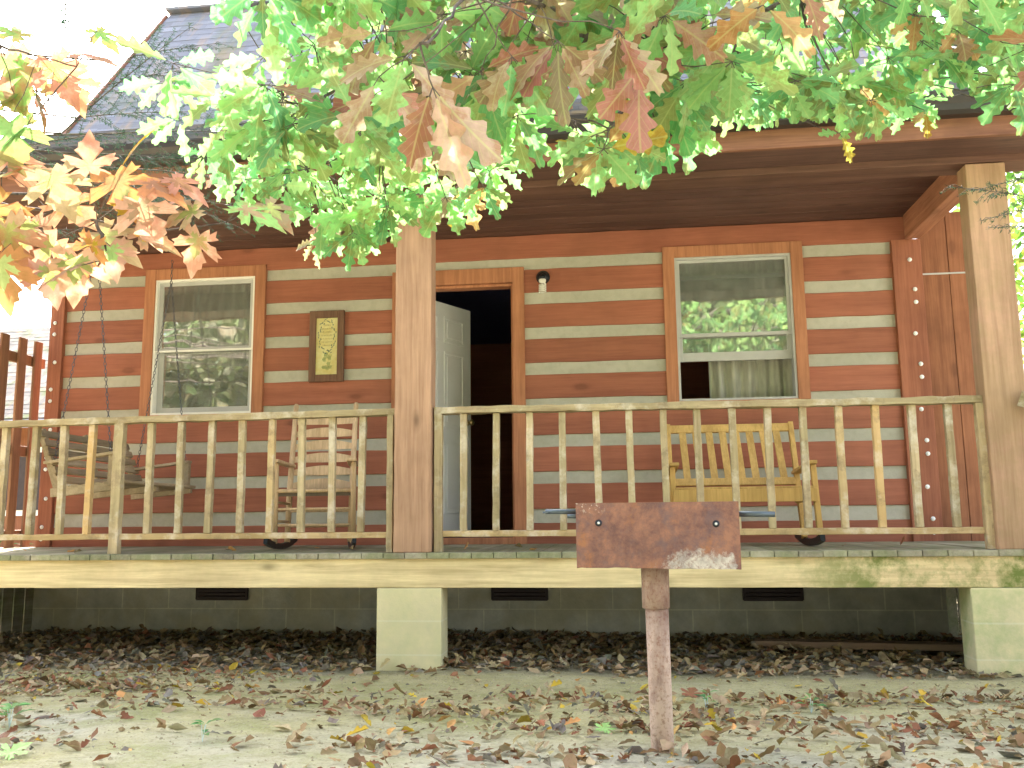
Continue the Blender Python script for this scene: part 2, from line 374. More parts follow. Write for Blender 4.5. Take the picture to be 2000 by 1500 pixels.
# ------------------------------------------------------------------ ground
def gz(x,y):
    if y>-.1: base=-.70
    else: base=-.70+(-.1-y)*.07
    if y<-6: base=-.70+5.9*.07+(-6-y)*.02
    b=.02*mnoise.noise(Vector((x*.9,y*.9,0)))+.010*mnoise.noise(Vector((x*3.5,y*3.5,3)))
    # low ridge at the drip line
    b+=.018*math.exp(-((y+.45)/.25)**2)
    if y>8: base+=(y-8)*.02
    return base+b
def make_ground():
    mb=MB()
    def axis(lo,hi,step,ext):
        a=[]; v=lo
        while v<=hi+1e-6: a.append(v); v+=step
        s=step; v=hi
        while v<ext: s*=1.35; v+=s; a.append(v)
        s=step; v=lo; pre=[]
        while v>-ext: s*=1.35; v-=s; pre.append(v)
        return pre[::-1]+a
    xs=axis(-4.6,4.8,.06,400); ys=axis(-3.4,1.7,.06,400)
    for y in ys:
        for x in xs: mb.v.append(Vector((x,y,gz(x,y))))
    n=len(xs)
    for j in range(len(ys)-1):
        for i in range(n-1): mb.face((j*n+i,j*n+i+1,(j+1)*n+i+1,(j+1)*n+i))
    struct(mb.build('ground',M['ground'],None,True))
make_ground()

# ------------------------------------------------------------------ the cabin
cabin=thing('log_cabin','red-brown log cabin with pale chinking, raised front porch and open white door','cabin',(0,WY,-.7))
CO=Vector((0,WY,-.7))
def cb(mb,name,mat,bevel=0,smooth=False,parent=None):
    """part of the cabin: mesh in world metres, moved to the cabin's own origin"""
    par=parent or cabin
    mb.v=[Vector(v)-CO for v in mb.v]
    return mb.build(name,mat,par,smooth,bevel)
LX0,LX1=-3.57,3.635
P=.29; Z0=2.2525          # top chink centre
CH=.097                   # visible chink height
openings=[(-2.72,-1.64,1.07,2.345),(-.53,.55,-.1,2.225),(1.67,2.75,1.07,2.335)]
def spans(z0,z1,a,b):
    """x spans of the wall left free by windows and door between z0 and z1"""
    cuts=[(o[0]+.06,o[1]-.06) for o in openings if z0<o[3]-.09 and z1>o[2]+.03]
    out=[]; x=a
    for c in cuts:
        out.append((x,c[0])); x=c[1]
    out.append((x,b)); return out
logs=MB(); ch=MB()
for k in range(-1,8):
    zc=Z0-P*k            # chink centre; the log sits above it
    lo=zc+CH/2; hi=zc+P-CH/2
    if k==-1: hi=2.9
    for (a,b) in spans(lo,hi,LX0+.1,LX1-.1):
        n=max(2,int((b-a)/.16)); logs.beam((a,WY+.07,(lo+hi)/2),(b,WY+.07,(lo+hi)/2),.14,hi-lo,Vector((0,1,0)),R.random(),n,.0028)
    if k>=0:
        for (a,b) in spans(zc-.04,zc+.04,LX0+.11,LX1-.11):
            n=max(2,int((b-a)/.12)); ch.beam((a,WY+.07,zc),(b,WY+.07,zc),.108,CH+.03,Vector((0,1,0)),.5,n,.003)
# lowest log down to the deck
for (a,b) in spans(-.2,.1,LX0+.1,LX1-.1):
    logs.beam((a,WY+.07,-.02),(b,WY+.07,-.02),.14,.36,Vector((0,1,0)),R.random(),30,.002)
cb(logs,'log_wall',M['log'],.006)
cb(ch,'chinking',M['chink'])
# corner boards with bolts
for (a,b,bx,holes) in ((LX0,LX0+.125,LX0+.062,True),(3.42,LX1,3.55,False)):
    c=MB(); c.box(a,b,WY-.028,WY+.13,-.05,2.305,.5); 
    cbd=cb(c,'corner_board',M['corner'],.004)
    # the log ends run on into the board as shallow notches
    z=2.14; i=0
    while z>.05:
        if holes:
            h=MB(); h.lathe((bx-.02 if i%3 else bx,WY-.0285,z),(0,-1,0),[(0,.001),(.020,.001),(.020,-.004)],12); cb(h,'bolt_recess',M['hole'],parent=cbd)
            bx_=bx-.02 if i%3 else bx
        else: bx_=bx+(.012 if i%3 else -.01)
        s=MB(); s.lathe((bx_+.006,WY-.031,z),(0,-1,0),[(.017,0),(.017,.003),(.011,.004),(.010,.010),(0,.012)],8)
        cb(s,'bolt',M['boltm'],parent=cbd); 
        z-=(.29,.10,.24)[i%3] if False else (.235,.10,.245)[i%3]; i+=1
# side and back walls of the cabin
sw=MB()
for X in (LX0+.05,LX1-.05):
    k=0
    while k<10:
        z=-.1+k*.27; sw.beam((X,WY+.15,z+.13),(X,5.95,z+.13),.1,.265,Vector((1,0,0)),R.random()); k+=1
sw.beam((LX0,5.95,1.25),(LX1,5.95,1.25),.1,2.75,Vector((0,1,0)),.4)
cb(sw,'side_wall',M['log'])
for X in (LX0+.05,LX1-.05):
    gb=MB(); b=0
    for e in (-.04,.04):
        gb.v+= [Vector((X+e,1.45,2.62)),Vector((X+e,6.05,2.62)),Vector((X+e,6.05,3.1)),Vector((X+e,3.75,6.0)),Vector((X+e,2.0,3.75)),Vector((X+e,1.45,3.45))]
    gb.face(tuple(b+i for i in range(6))); gb.face(tuple(b+6+i for i in reversed(range(6))))
    for i in range(6): gb.face((b+i,b+(i+1)%6,b+6+(i+1)%6,b+6+i))
    cb(gb,'gable_wall',M['endwall'])
# rooms
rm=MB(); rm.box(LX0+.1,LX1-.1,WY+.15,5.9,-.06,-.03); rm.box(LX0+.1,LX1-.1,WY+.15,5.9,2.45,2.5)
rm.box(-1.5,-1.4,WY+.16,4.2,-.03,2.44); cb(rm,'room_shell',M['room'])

# foundation
f=MB(); f.box(LX0-.02,LX1,WY+.02,WY+.22,-1.0,-.20,.5); f.box(LX0-.02,LX0+.18,WY+.22,5.9,-1.0,-.2); f.box(LX1-.2,LX1,WY+.22,5.9,-1.0,-.2)
cb(f,'foundation_wall',M['block'])
for (a,b) in ((-2.15,-1.725),(.27,.70),(2.18,2.61)):
    v=MB(); v.box(a,b,WY-.0,WY+.018,-.42,-.24); 
    for i in range(6): v.beam((a+.015,WY-.004,-.40+i*.028),(b-.015,WY-.004,-.40+i*.028),.014,.006,Vector((0,1,.7)))
    v.box(a-.006,a,WY-.008,WY+.018,-.425,-.24); v.box(b,b+.006,WY-.008,WY+.018,-.425,-.24); v.box(a,b,WY-.008,WY+.018,-.432,-.42)
    cb(v,'foundation_vent',M['vent'])
# deck
dk=MB(); x=-3.9
while x<4.9:
    w=.1335; dk.box(x,x+w,-.022+R.uniform(-.006,.006),WY-.005,-.036,R.uniform(-.0015,.0015)); x+=.138
cb(dk,'deck_boards',M['deckedge'],.003)
rb=MB(); rb.beam((-3.9,.02,-.123),(4.9,.02,-.123),.04,.176,Vector((0,1,0)),.5,40,.0012); cb(rb,'rim_beam',M['rim'],.003)
js=MB(); x=-3.7
while x<4.9: js.box(x,x+.04,.045,WY,-.20,-.04); x+=.42
js.box(-3.9,4.9,WY-.045,WY-.003,-.20,-.04); cb(js,'floor_joists',M['deckedge'])
pr=MB(); pr.box(-.218,.187,.0,.2,-.85,-.213); cb(pr,'masonry_pier',M['pier'],.006)
pr=MB(); pr.box(3.25,3.72,.0,.2,-.85,-.213); cb(pr,'masonry_pier',M['pier_green'],.006)
pr=MB(); pr.box(-3.75,-3.35,.0,.2,-.85,-.213); cb(pr,'masonry_pier',M['pier'],.006)
# posts
for (a,b) in ((-.117,.119),(3.42,3.65),(-3.65,-3.42)):
    p=MB(); p.beam(((a+b)/2,.07,.001),((a+b)/2,.07,2.305),b-a,.14,Vector((1,0,0)),R.random(),24,.0015); cb(p,'porch_post',M['post'],.006)
# header, end beam, ceiling, soffit, fascia
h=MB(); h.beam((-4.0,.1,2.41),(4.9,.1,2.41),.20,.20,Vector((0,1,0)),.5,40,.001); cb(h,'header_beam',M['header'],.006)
for X in (3.58,-3.6):
    h=MB(); h.beam((X,.21,2.40),(X,WY-.03,2.40),.12,.195,Vector((1,0,0)),.5,10,.001); cb(h,'end_beam',M['endbeam'],.005)
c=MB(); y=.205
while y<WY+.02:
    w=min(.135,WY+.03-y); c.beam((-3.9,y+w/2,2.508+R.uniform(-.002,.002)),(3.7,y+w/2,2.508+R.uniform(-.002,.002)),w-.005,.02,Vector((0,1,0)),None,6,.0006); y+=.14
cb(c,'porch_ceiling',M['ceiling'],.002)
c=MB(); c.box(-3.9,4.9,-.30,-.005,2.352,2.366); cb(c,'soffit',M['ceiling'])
fa=MB(); fa.beam((-3.95,-.318,2.425),(4.95,-.318,2.425),.03,.17,Vector((0,1,0)),.5,40,.001); cb(fa,'fascia',M['fascia'],.004)
# gutter: K-profile
g=MB(); prof=[(-.335,2.575),(-.335,2.455),(-.40,2.452),(-.425,2.47),(-.43,2.505),(-.452,2.535),(-.455,2.572),(-.446,2.575),(-.443,2.54),(-.42,2.50),(-.41,2.475),(-.342,2.465),(-.342,2.575)]
xs=[-3.98,4.98]; b=0
for X in xs:
    for (y,z) in prof: g.v.append(Vector((X,y,z)))
n=len(prof)
for i in range(n-1): g.face((i,i+1,n+i+1,n+i))
cb(g,'gutter',M['gutter'])
# end wall of vertical boards at the right of the porch
ew=MB(); xb=3.64
for wd in (.205,.195,.2):
    for (z0,z1) in ((-.03,2.025),(2.035,2.52)):
        ew.box(xb,xb+wd-.005,WY+.012+R.uniform(0,.003),WY+.035,z0,z1)
    xb+=wd
ew.box(3.64,xb-.004,WY+.036,WY+.06,-.03,2.52); ew.box(xb-.004,xb+.02,WY+.012,3.2,-.03,2.52)
cb(ew,'board_end_wall',M['endwall'],.002)
ft=MB(); ft.box(3.64,xb-.005,WY+.008,WY+.012,2.024,2.037); cb(ft,'flashing_strip',M['vinyl'])
sk=MB(); x=.0  # added boards hiding bright ground, so the left gap under the deck stays dark
for k in range(13): sk.beam((-3.604,.05+k*.135,-.85),(-3.604,.05+k*.135,-.205),.02,.125,Vector((1,0,0)))
cb(sk,'darkening_boards',M['deckedge'])
sk=MB()  # added boards closing the bright slit at the right, where it is only dark
for k in range(10): sk.beam((3.74,.26+k*.135,-.85),(3.74,.26+k*.135,-.205),.02,.125,Vector((1,0,0)))
for k in range(5): sk.beam((3.70+k*.135,1.75,-.85),(3.70+k*.135,1.75,-.10),.125,.02,Vector((1,0,0)))
cb(sk,'darkening_boards',M['deckedge'])
# roofs, laid in courses of shingles
PY0,PZ0=-.44,2.585; BY,BZ=2.0,3.86; RY,RZ=3.75,6.13
def shingle_plane(mb,x0,x1,y0,z0,y1,z1,course=.145,th=.012,tab=.30):
    L=math.hypot(y1-y0,z1-z0); d=Vector((0,(y1-y0)/L,(z1-z0)/L)); nn=Vector((0,-d.z,d.y)) if d.y>0 else Vector((0,-d.z,d.y))
    if nn.z<0: nn=-nn
    s=0; row=0
    while s<L:
        e=min(L,s+course+.03); x=x0-(row%2)*tab/2-R.uniform(0,.05)
        while x<x1:
            a=max(x,x0); b=min(x+tab-.006,x1)
            if b>a+.01:
                q=len(mb.v); up=th+R.uniform(-.002,.003)
                A=Vector((a,y0,z0))+d*s+nn*up; B=Vector((b,y0,z0))+d*s+nn*up
                C_=Vector((b,y0,z0))+d*e+nn*.001; D=Vector((a,y0,z0))+d*e+nn*.001
                E_=Vector((a,y0,z0))+d*s; F_=Vector((b,y0,z0))+d*s
                mb.v+=[A,B,C_,D,E_,F_]; vr=R.random()
                mb.face((q,q+1,q+2,q+3),vr); mb.face((q+4,q+5,q+1,q),vr*.5)
            x+=tab
        s+=course; row+=1
rf=MB(); shingle_plane(rf,-3.85,5.0,PY0,PZ0,BY,BZ)
for (ya,za,yb,zb) in ((PY0,PZ0,BY,BZ),):
    rf.beam((.575,ya,za-.02),(.575,yb,zb-.02),8.85,.03,Vector((1,0,0)),.3)
cb(rf,'porch_roof',M['shingle'])
rf=MB(); shingle_plane(rf,-3.85,3.95,BY,BZ,RY,RZ,.145,.005); rf.beam((.05,BY,BZ-.02),(.05,RY,RZ-.02),7.8,.03,Vector((1,0,0)),.3)
rf.beam((.05,RY,RZ-.02),(.05,6.6,RZ-3.75),7.8,.03,Vector((1,0,0)),.3)
rf.beam((-3.87,RY,RZ+.012),(3.97,RY,RZ+.012),.2,.03,Vector((0,1,0)),.2,26,.002)
cb(rf,'main_roof',M['shingle'])
bg=MB()
for X in (-3.87,3.965):
    bg=MB(); bg.beam((X,BY,BZ-.10),(X,RY,RZ-.10),.03,.17,Vector((1,0,0)),.5)
    cb(bg,'barge_board',M['fascia'])

# ---- windows
def window(x0,x1,z0,z1,style):
    e=bpy.data.objects.new('window',None); COL.objects.link(e); e.parent=cabin; e.location=Vector(((x0+x1)/2,WY,z0))-CO
    org=Vector(((x0+x1)/2,WY,z0))
    def w(mb,name,mat,bev=0):
        mb.v=[Vector(v)-org for v in mb.v]; return mb.build(name,mat,e,False,bev)
    cw=.092 if style=='r' else .095
    c=MB(); c.box(x0,x0+cw,WY-.022,WY+.10,z0,z1,.6); c.box(x1-cw,x1,WY-.022,WY+.10,z0,z1,.3)
    c.box(x0+cw,x1-cw,WY-.020,WY+.10,z1-cw,z1,.5); c.box(x0+cw,x1-cw,WY-.020,WY+.10,z0-.03,z0+.008,.5)
    w(c,'window_casing',M['casing'],.004)
    a,b,l,u=x0+cw,x1-cw,z0+.008,z1-cw
    fr=MB(); t=.018
    fr.box(a,a+t,WY-.012,WY+.10,l,u); fr.box(b-t,b,WY-.012,WY+.10,l,u); fr.box(a+t,b-t,WY-.012,WY+.10,u-t,u); fr.box(a+t,b-t,WY-.012,WY+.10,l,l+t)
    w(fr,'window_frame',M['whitetrim'] if style=='l' else M['vinyl'],.002)
    a+=t;b-=t;l+=t;u-=t
    def sash(zl,zu,y,st,rb,rt,mat,name):
        s=MB(); s.box(a,a+st,y,y+.025,zl,zu); s.box(b-st,b,y,y+.025,zl,zu); s.box(a+st,b-st,y,y+.025,zl,zl+rb); s.box(a+st,b-st,y,y+.025,zu-rt,zu)
        so=w(s,name,mat,.002)
        p=MB(); p.box(a+st-.002,b-st+.002,y+.010,y+.014,zl+rb-.002,zu-rt+.002); 
        p.v=[Vector(v)-org for v in p.v]; p.build('pane',M['glass'],so)
    if style=='l':
        mid=l+(u-l)*.47
        sash(mid-.005,u,WY+.02,.035,.03,.03,M['vinyl'],'sash')
        sash(l,mid+.02,WY+.055,.045,.05,.022,M['vinyl'],'sash')
        mr=MB(); mr.box(a,b,WY-.006,WY+.018,mid-.012,mid+.003); w(mr,'meeting_rail',M['whitetrim'],.001)
    else:
        zt=1.60
        sash(zt,u,WY+.02,.022,.028,.02,M['vinyl'],'sash')
        sash(zt-.19,u-.12,WY+.055,.03,.07,.03,M['vinyl'],'sash')
    return e
window(-2.72,-1.64,1.075,2.345,'l'); window(1.667,2.752,1.08,2.335,'r')
# curtains, inside the rooms, things of their own
def curtain(x0,x1,z0,z1,folds,amp,label,y=WY+.15):
    org=Vector(((x0+x1)/2,y,z0)); mb=MB(); n=folds*10
    for j in range(9):
        z=z0+(z1-z0)*j/8
        for i in range(n+1):
            t=i/n; x=x0+(x1-x0)*t
            mb.v.append(Vector((x,y+amp*math.sin(t*folds*2*math.pi+.5*math.sin(7*t))*(1-.25*j/8)+.01*math.sin(5*t*folds+j*.4),z))-org)
    for j in range(8):
        for i in range(n): mb.face((j*(n+1)+i,j*(n+1)+i+1,(j+1)*(n+1)+i+1,(j+1)*(n+1)+i))
    o=mb.build('curtain',M['curtain'],None,True); o.location=org; tag(o,label,'curtain'); return o
curtain(-2.62,-1.72,1.50,2.30,8,.03,'short grey-green gathered curtain behind the upper pane of the left window')
curtain(1.72,2.70,1.62,2.30,9,.025,'dark gathered curtain valance across the top of the right window')
curtain(2.02,2.70,1.0,1.70,6,.035,'pale olive curtain hanging in the lower right of the right window',WY+.25)

# ---- door
dc=MB(); dc.box(.456,.551,WY-.02,WY+.14,-.03,2.225,.6); dc.box(-.545,-.45,WY-.02,WY+.14,-.03,2.225,.4); dc.box(-.45,.456,WY-.02,WY+.14,2.10,2.225,.5)
dc=cb(dc,'door_casing',M['casing'],.004)
s=MB(); s.box(-.45,.456,WY-.05,WY+.14,.0,.05); s.box(-.45,.456,WY-.03,WY-.02,-.03,.0); cb(s,'threshold',M['casing'],.004)
s=MB(); s.box(.438,.455,WY+.02,WY+.12,.05,2.098); s.box(-.449,-.432,WY+.02,WY+.12,.05,2.098); s.box(-.432,.438,WY+.02,WY+.12,2.078,2.098); cb(s,'door_jamb',M['casing'])
de=bpy.data.objects.new('door',None); COL.objects.link(de); de.parent=cabin; de.location=Vector((-.425,WY+.06,.06))-CO; de.rotation_euler.z=rad(63)
DW,DH=.86,2.01
d=MB(); d.box(0,DW,0,.04,0,DH)
for (px0,px1) in ((.11,.39),(.47,.75)):
    for (pz0,pz1) in ((1.66,1.89),(.92,1.58),(.18,.80)):
        for (a,b,c_,e_) in ((px0,px1,pz0,pz0+.022),(px0,px1,pz1-.022,pz1)): d.box(a,b,-.009,.0,c_,e_)
        for (a,b) in ((px0,px0+.022),(px1-.022,px1)): d.box(a,b,-.009,.0,pz0+.022,pz1-.022)
        d.box(px0+.045,px1-.045,-.007,.0,pz0+.045,pz1-.045)
d.build('door_leaf',M['door'],de,False,.003)
k=MB(); k.lathe((DW-.06,-.0,.98),(0,-1,0),[(.03,0),(.03,.006),(.011,.01),(.011,.035),(.026,.045),(.028,.06),(.018,.072),(0,.075)],16); k.lathe((DW-.06,.04,.98),(0,1,0),[(.03,0),(.03,.006),(.011,.01),(.011,.035),(.026,.045),(.028,.06),(.018,.072),(0,.075)],16)
k.build('door_knob',M['brass'],de,True)

# ---- railings
def railing(x0,x1,ztop_l,bal,posts,y=.085):
    e=bpy.data.objects.new('railing',None); COL.objects.link(e); e.parent=cabin; e.location=Vector(((x0+x1)/2,y,0))-CO
    org=Vector(((x0+x1)/2,y,0))
    def w(mb,name,mat,bev=.003):
        mb.v=[Vector(v)-org for v in mb.v]; return mb.build(name,mat,e,False,bev)
    t=MB(); t.beam((x0,y,ztop_l[0]),(x1,y,ztop_l[1]),.09,.042,Vector((0,1,0)),.4,int((x1-x0)/.07),.0035); w(t,'top_rail',M['rail'])
    t=MB(); t.beam((x0,y,.112),(x1,y,.108),.04,.038,Vector((0,1,0)),.7,int((x1-x0)/.1),.002); w(t,'bottom_rail',M['rail'])
    for x in bal:
        zt=ztop_l[0]+(ztop_l[1]-ztop_l[0])*(x-x0)/(x1-x0)-.022; lean=R.uniform(-.008,.008)
        b=MB(); b.beam((x+lean,y-.005,.128),(x,y-.005,zt),.042,.040,Vector((1,0,0)),R.random(),9,.0018); w(b,'baluster',M['baluster'])
    for (x,wd,z0) in posts:
        zt=ztop_l[0]+(ztop_l[1]-ztop_l[0])*(x-x0)/(x1-x0)-.022
        b=MB(); b.beam((x,y-.02,z0),(x,y-.02,zt),wd,.05,Vector((1,0,0)),R.random(),12,.002); w(b,'rail_post',M['baluster'])
    return e
railing(-3.40,-.125,(.865,.885),(-3.24,-3.03,-2.828,-2.606,-2.403,-2.199,-1.785,-1.575,-1.36,-1.154,-.95,-.748,-.544,-.342),((-1.996,.066,.001),(-.155,.04,.001)))
railing(.13,3.42,(.886,.872),(.314,.523,.734,.939,1.149,1.353,1.562,1.766,1.977,2.189,2.396,2.605,2.817,3.026,3.231),((.155,.05,.001),(3.425-.02,.05,.001)))
# stair rail beyond the right post
e=MB(); e.beam((3.60,-.03,.86),(4.6,-.75,.36),.045,.09,Vector((0,0,1)).cross(Vector((1,-.72,0))),.3,12,.002); e.beam((4.7,-.75,-.7),(4.7,-.75,.45),.09,.09,None,.4); cb(e,'stair_rail',M['rail'],.003)

# ------------------------------------------------------------------ picket screen on the left
fe=thing('picket_fence','brown wooden picket fence standing at the left end of the porch','fence',(-3.70,.8,-.7))
FO=Vector((-3.70,.8,-.7))
for y in (.30,.50,.715,.93,1.15,1.37,1.57):
    p=MB(); p.beam((-3.70,y,-.02),(-3.70,y,1.76+R.uniform(-.02,.02)),.022,.095,Vector((1,0,0)),R.random(),10,.0015)
    q=p.v[-4:]; p.v=[v-FO for v in p.v]; p.build('picket',M['picket'],fe,False,.004)
for z in (.10,.80,1.58):
    p=MB(); p.beam((-3.735,.15,z),(-3.735,1.7,z),.04,.085,Vector((1,0,0)),R.random(),6,.001); p.v=[v-FO for v in p.v]; p.build('fence_rail',M['picket'],fe,False,.004)

# ------------------------------------------------------------------ porch swing
SX,SY=-2.38,.8
swg=thing('porch_swing','weathered grey slatted porch swing hanging on chains behind the left railing','porch swing',(SX,SY,.0))
def sl(mb,name,mat,par=swg,bev=.003,sm=False):
    mb.v=[Vector(v)-Vector((SX,SY,0)) for v in mb.v]; return mb.build(name,mat,par,sm,bev)
yn,yf=.28,1.34
def seatpt(t): return (-2.52+.40*t, .445+.035*t)   # x, z along seat depth
b=MB()
for i in range(6):
    x,z=seatpt(i/5); b.beam((x,yn,z),(x,yf,z-.01),.058,.02,Vector((1,0,.08)),None,6,.001)
sl(b,'seat',M['swing'])
b=MB()
for i in range(6):
    t=i/5; x=-2.55-.15*t; z=.50+.32*t; b.beam((x,yn-.03,z),(x,yf+.03,z-.015),.018,.05,Vector((1,0,.4)),None,6,.0015)
sl(b,'backrest',M['swing'])
b=MB()
for y in (yn+.02,SY,yf-.02):
    b=MB(); b.beam((-2.62,y,.408),(-2.12,y,.455),.04,.06,Vector((0,1,0)),.9); sl(b,'seat_bearer',M['swing'])
    b=MB(); b.beam((-2.57,y,.41),(-2.725,y,.85),.035,.045,Vector((0,1,0)),.3); sl(b,'back_bearer',M['swing'])
for y in (yn,yf):
    b=MB(); b.beam((-2.66,y,.615),(-2.15,y,.675),.075,.02,Vector((0,1,0)),1.0); sl(b,'armrest',M['swing'])
    b=MB(); b.beam((-2.17,y,.45),(-2.17,y,.665),.04,.045,Vector((1,0,0)),.8); sl(b,'arm_support',M['swing'])
def chain(p0,p1):
    mb=MB(); p0=Vector(p0); p1=Vector(p1); L=(p1-p0).length; n=int(L/.027); d=(p1-p0)/L
    s1=d.orthogonal().normalized(); s2=d.cross(s1)
    for i in range(n):
        mb.ring(p0+d*(L*(i+.5)/n),s1 if i%2 else s2,.0085,.0024,8,4,2.0,d,.5)
    return mb
for y in (yn,yf):
    ap=(-2.38,y,2.18)
    sl(chain(ap,(-2.60,y,.64)),'chain',M['chain'],swg,0,True); sl(chain(ap,(-2.19,y,.69)),'chain',M['chain'],swg,0,True)
    sl(chain((-2.38,y,2.36),ap),'chain',M['chain'],swg,0,True)

# ------------------------------------------------------------------ rocking chair
RC=Vector((-.87,.8,0))
rc=thing('rocking_chair','pale ladder-back rocking chair on the porch left of the middle post','rocking chair',RC)
def rp(mb,name,mat,par=rc,sm=False,bev=0):
    mb.v=[Vector(v)-RC for v in mb.v]; return mb.build(name,mat,par,sm,bev)
def rockz(y,yc,r): return r-math.sqrt(max(0,r*r-(y-yc)**2))
for sx,(fx,bx) in enumerate(((-1.085,-1.14),(-.53,-.665))):
    tx=bx-.04
    p=MB(); p.tube([(fx,.50,.045),(fx,.50,.58),(fx,.50,.60)],[.021,.019,.013],10); rp(p,'front_leg',M['chair'],sm=True)
    p=MB(); p.tube([(bx,.88,.045),(bx-.005,.92,.45),(tx,1.10,1.07),(tx,1.105,1.085)],[.022,.022,.019,.014],10); rp(p,'back_post',M['chair'],sm=True)
    ro=MB(); pts=[(fx+(bx-fx)*((y-.5)/.38),y,.022+rockz(y,.72,2.1)) for y in [.26+i*.075 for i in range(13)]]
    for i in range(len(pts)-1): ro.beam(pts[i],pts[i+1],.026,.04,Vector((1,0,0)),.2)
    rp(ro,'rocker',M['iron'])
    a=MB(); a.beam((fx-.0,.44,.612),(bx,.93,.60),.07,.022,Vector((1,0,0)),.8,4,0); rp(a,'armrest',M['chair'],bev=.006)
s=MB(); s.tube([(-1.085,.50,.405),(-.53,.50,.405)],.014,8); s.tube([(-1.14,.91,.39),(-.665,.91,.39)],.012,8)
for z,y in ((.28,.50),(.17,.50),(.27,.895),(.16,.89)):
    x0,x1=(-1.085,-.53) if y==.5 else (-1.14,-.665); s.tube([(x0,y,z),(x1,y,z)],.010,8)
for (fx,bx) in ((-1.085,-1.14),(-.53,-.665)):
    for z in (.33,.20,.405): s.tube([(fx,.5,z),(bx,.90,z-.01)],.010,8)
rp(s,'rungs',M['chair'],sm=True)
s=MB(); b0=len(s.v)
for j in range(5):
    y=.50+.40*j/4
    for i in range(7):
        x=(-1.085+(-1.14+1.085)*j/4)+((.555-.08*j/4)*i/6); s.v.append(Vector((x,y,.418-.018*math.sin(math.pi*i/6)*math.sin(math.pi*j/4))))
for j in range(4):
    for i in range(6): s.face((j*7+i,j*7+i+1,j*7+8+i,j*7+7+i))
for i in range(6):
    q=len(s.v); 
    s.v+=[s.v[i].copy(),s.v[i+1].copy(),s.v[i+1]-Vector((0,0,.05)),s.v[i]-Vector((0,0,.05))]; s.face((q+3,q+2,q+1,q))
so=rp(s,'woven_seat',M['seatweave']); mo=so.modifiers.new('t','SOLIDIFY'); mo.thickness=.016
for i in range(6):
    z=.435+i*.098; t=(z-.45)/(1.07-.45); y=.92+.18*t
    s=MB(); n=12; X0=-1.145-.035*t; X1=-.67-.035*t; b0=len(s.v)
    for j in range(n+1):
        u=j/n; x=X0+(X1-X0)*u; yy=y+.05*math.sin(math.pi*u); hh=.038+.036*math.sin(math.pi*u)
        s.v+=[Vector((x,yy,z)),Vector((x,yy+.012*.7,z+hh)),Vector((x,yy+.02,z+hh)),Vector((x,yy+.012,z))]
    for j in range(n):
        for q in range(4): s.face((j*4+q,j*4+4+q,j*4+4+(q+1)%4,j*4+(q+1)%4),.5)
    rp(s,'back_slat',M['chair'],sm=False)

# ------------------------------------------------------------------ rocking bench
BC=Vector((2.1,.9,0))
bn=thing('rocking_bench','golden slatted two-seat rocking bench behind the right railing','rocking bench',BC)
def bp_(mb,name,mat=M['bench'],bev=.003):
    mb.v=[Vector(v)-BC for v in mb.v]; return mb.build(name,mat,bn,False,bev)
xl,xr=1.645,2.525
def backpt(z): return .98+.22*(z-.36)/.5      # y on the leaning back
s=MB(); s.beam((xl,backpt(.835),.835),(xr,backpt(.835),.835),.02,.062,Vector((0,1,-.4)),.8); bp_(s,'top_rail')
s=MB(); s.beam((xl+.02,backpt(.44),.44),(xr-.02,backpt(.44),.44),.02,.055,Vector((0,1,-.4)),.5); bp_(s,'lower_back_rail')
for i in range(8):
    x=xl+.105+i*(xr-xl-.21)/7; s=MB(); s.beam((x+.012,backpt(.46),.46),(x-.003,backpt(.81),.81),.050,.012,Vector((1,0,0)),R.random()); bp_(s,'back_slat')
for x in (xl,xr):
    s=MB(); s.beam((x,backpt(.1)+.04,.05),(x,backpt(.87),.87),.035,.045,Vector((1,0,0)),.7); bp_(s,'back_post')
    s=MB(); s.beam((x+(.035 if x>2 else -.01),.56,.04),(x+(.02 if x>2 else -.01),.60,.53),.035,.04,Vector((1,0,0)),.7); bp_(s,'front_leg')
    s=MB(); s.beam((x,.50,.545),(x,1.1,.50),.06,.022,Vector((1,0,0)),.2); bp_(s,'armrest')
    ro=MB(); pts=[(x+.01,y,.024+rockz(y,.80,2.1)) for y in [.38+i*.085 for i in range(11)]]
    for i in range(len(pts)-1): ro.beam(pts[i],pts[i+1],.03,.045,Vector((1,0,0)),.2)
    bp_(ro,'rocker',M['iron'],0)
s=MB(); s.beam((xl-.01,.55,.335),(xr+.03,.55,.335),.022,.085,Vector((0,1,0)),.75); bp_(s,'front_rail')
s=MB()
for i in range(7): y=.565+i*.065; s.beam((xl,y,.385-.01*i*.5),(xr,y,.385-.01*i*.5),.05,.016,Vector((0,1,0)))
bp_(s,'seat')
s=MB()
for x in (xl+.02,xr-.02): s.beam((x,.56,.33),(x,1.0,.32),.03,.07,Vector((1,0,0)),.4)
bp_(s,'side_rail')

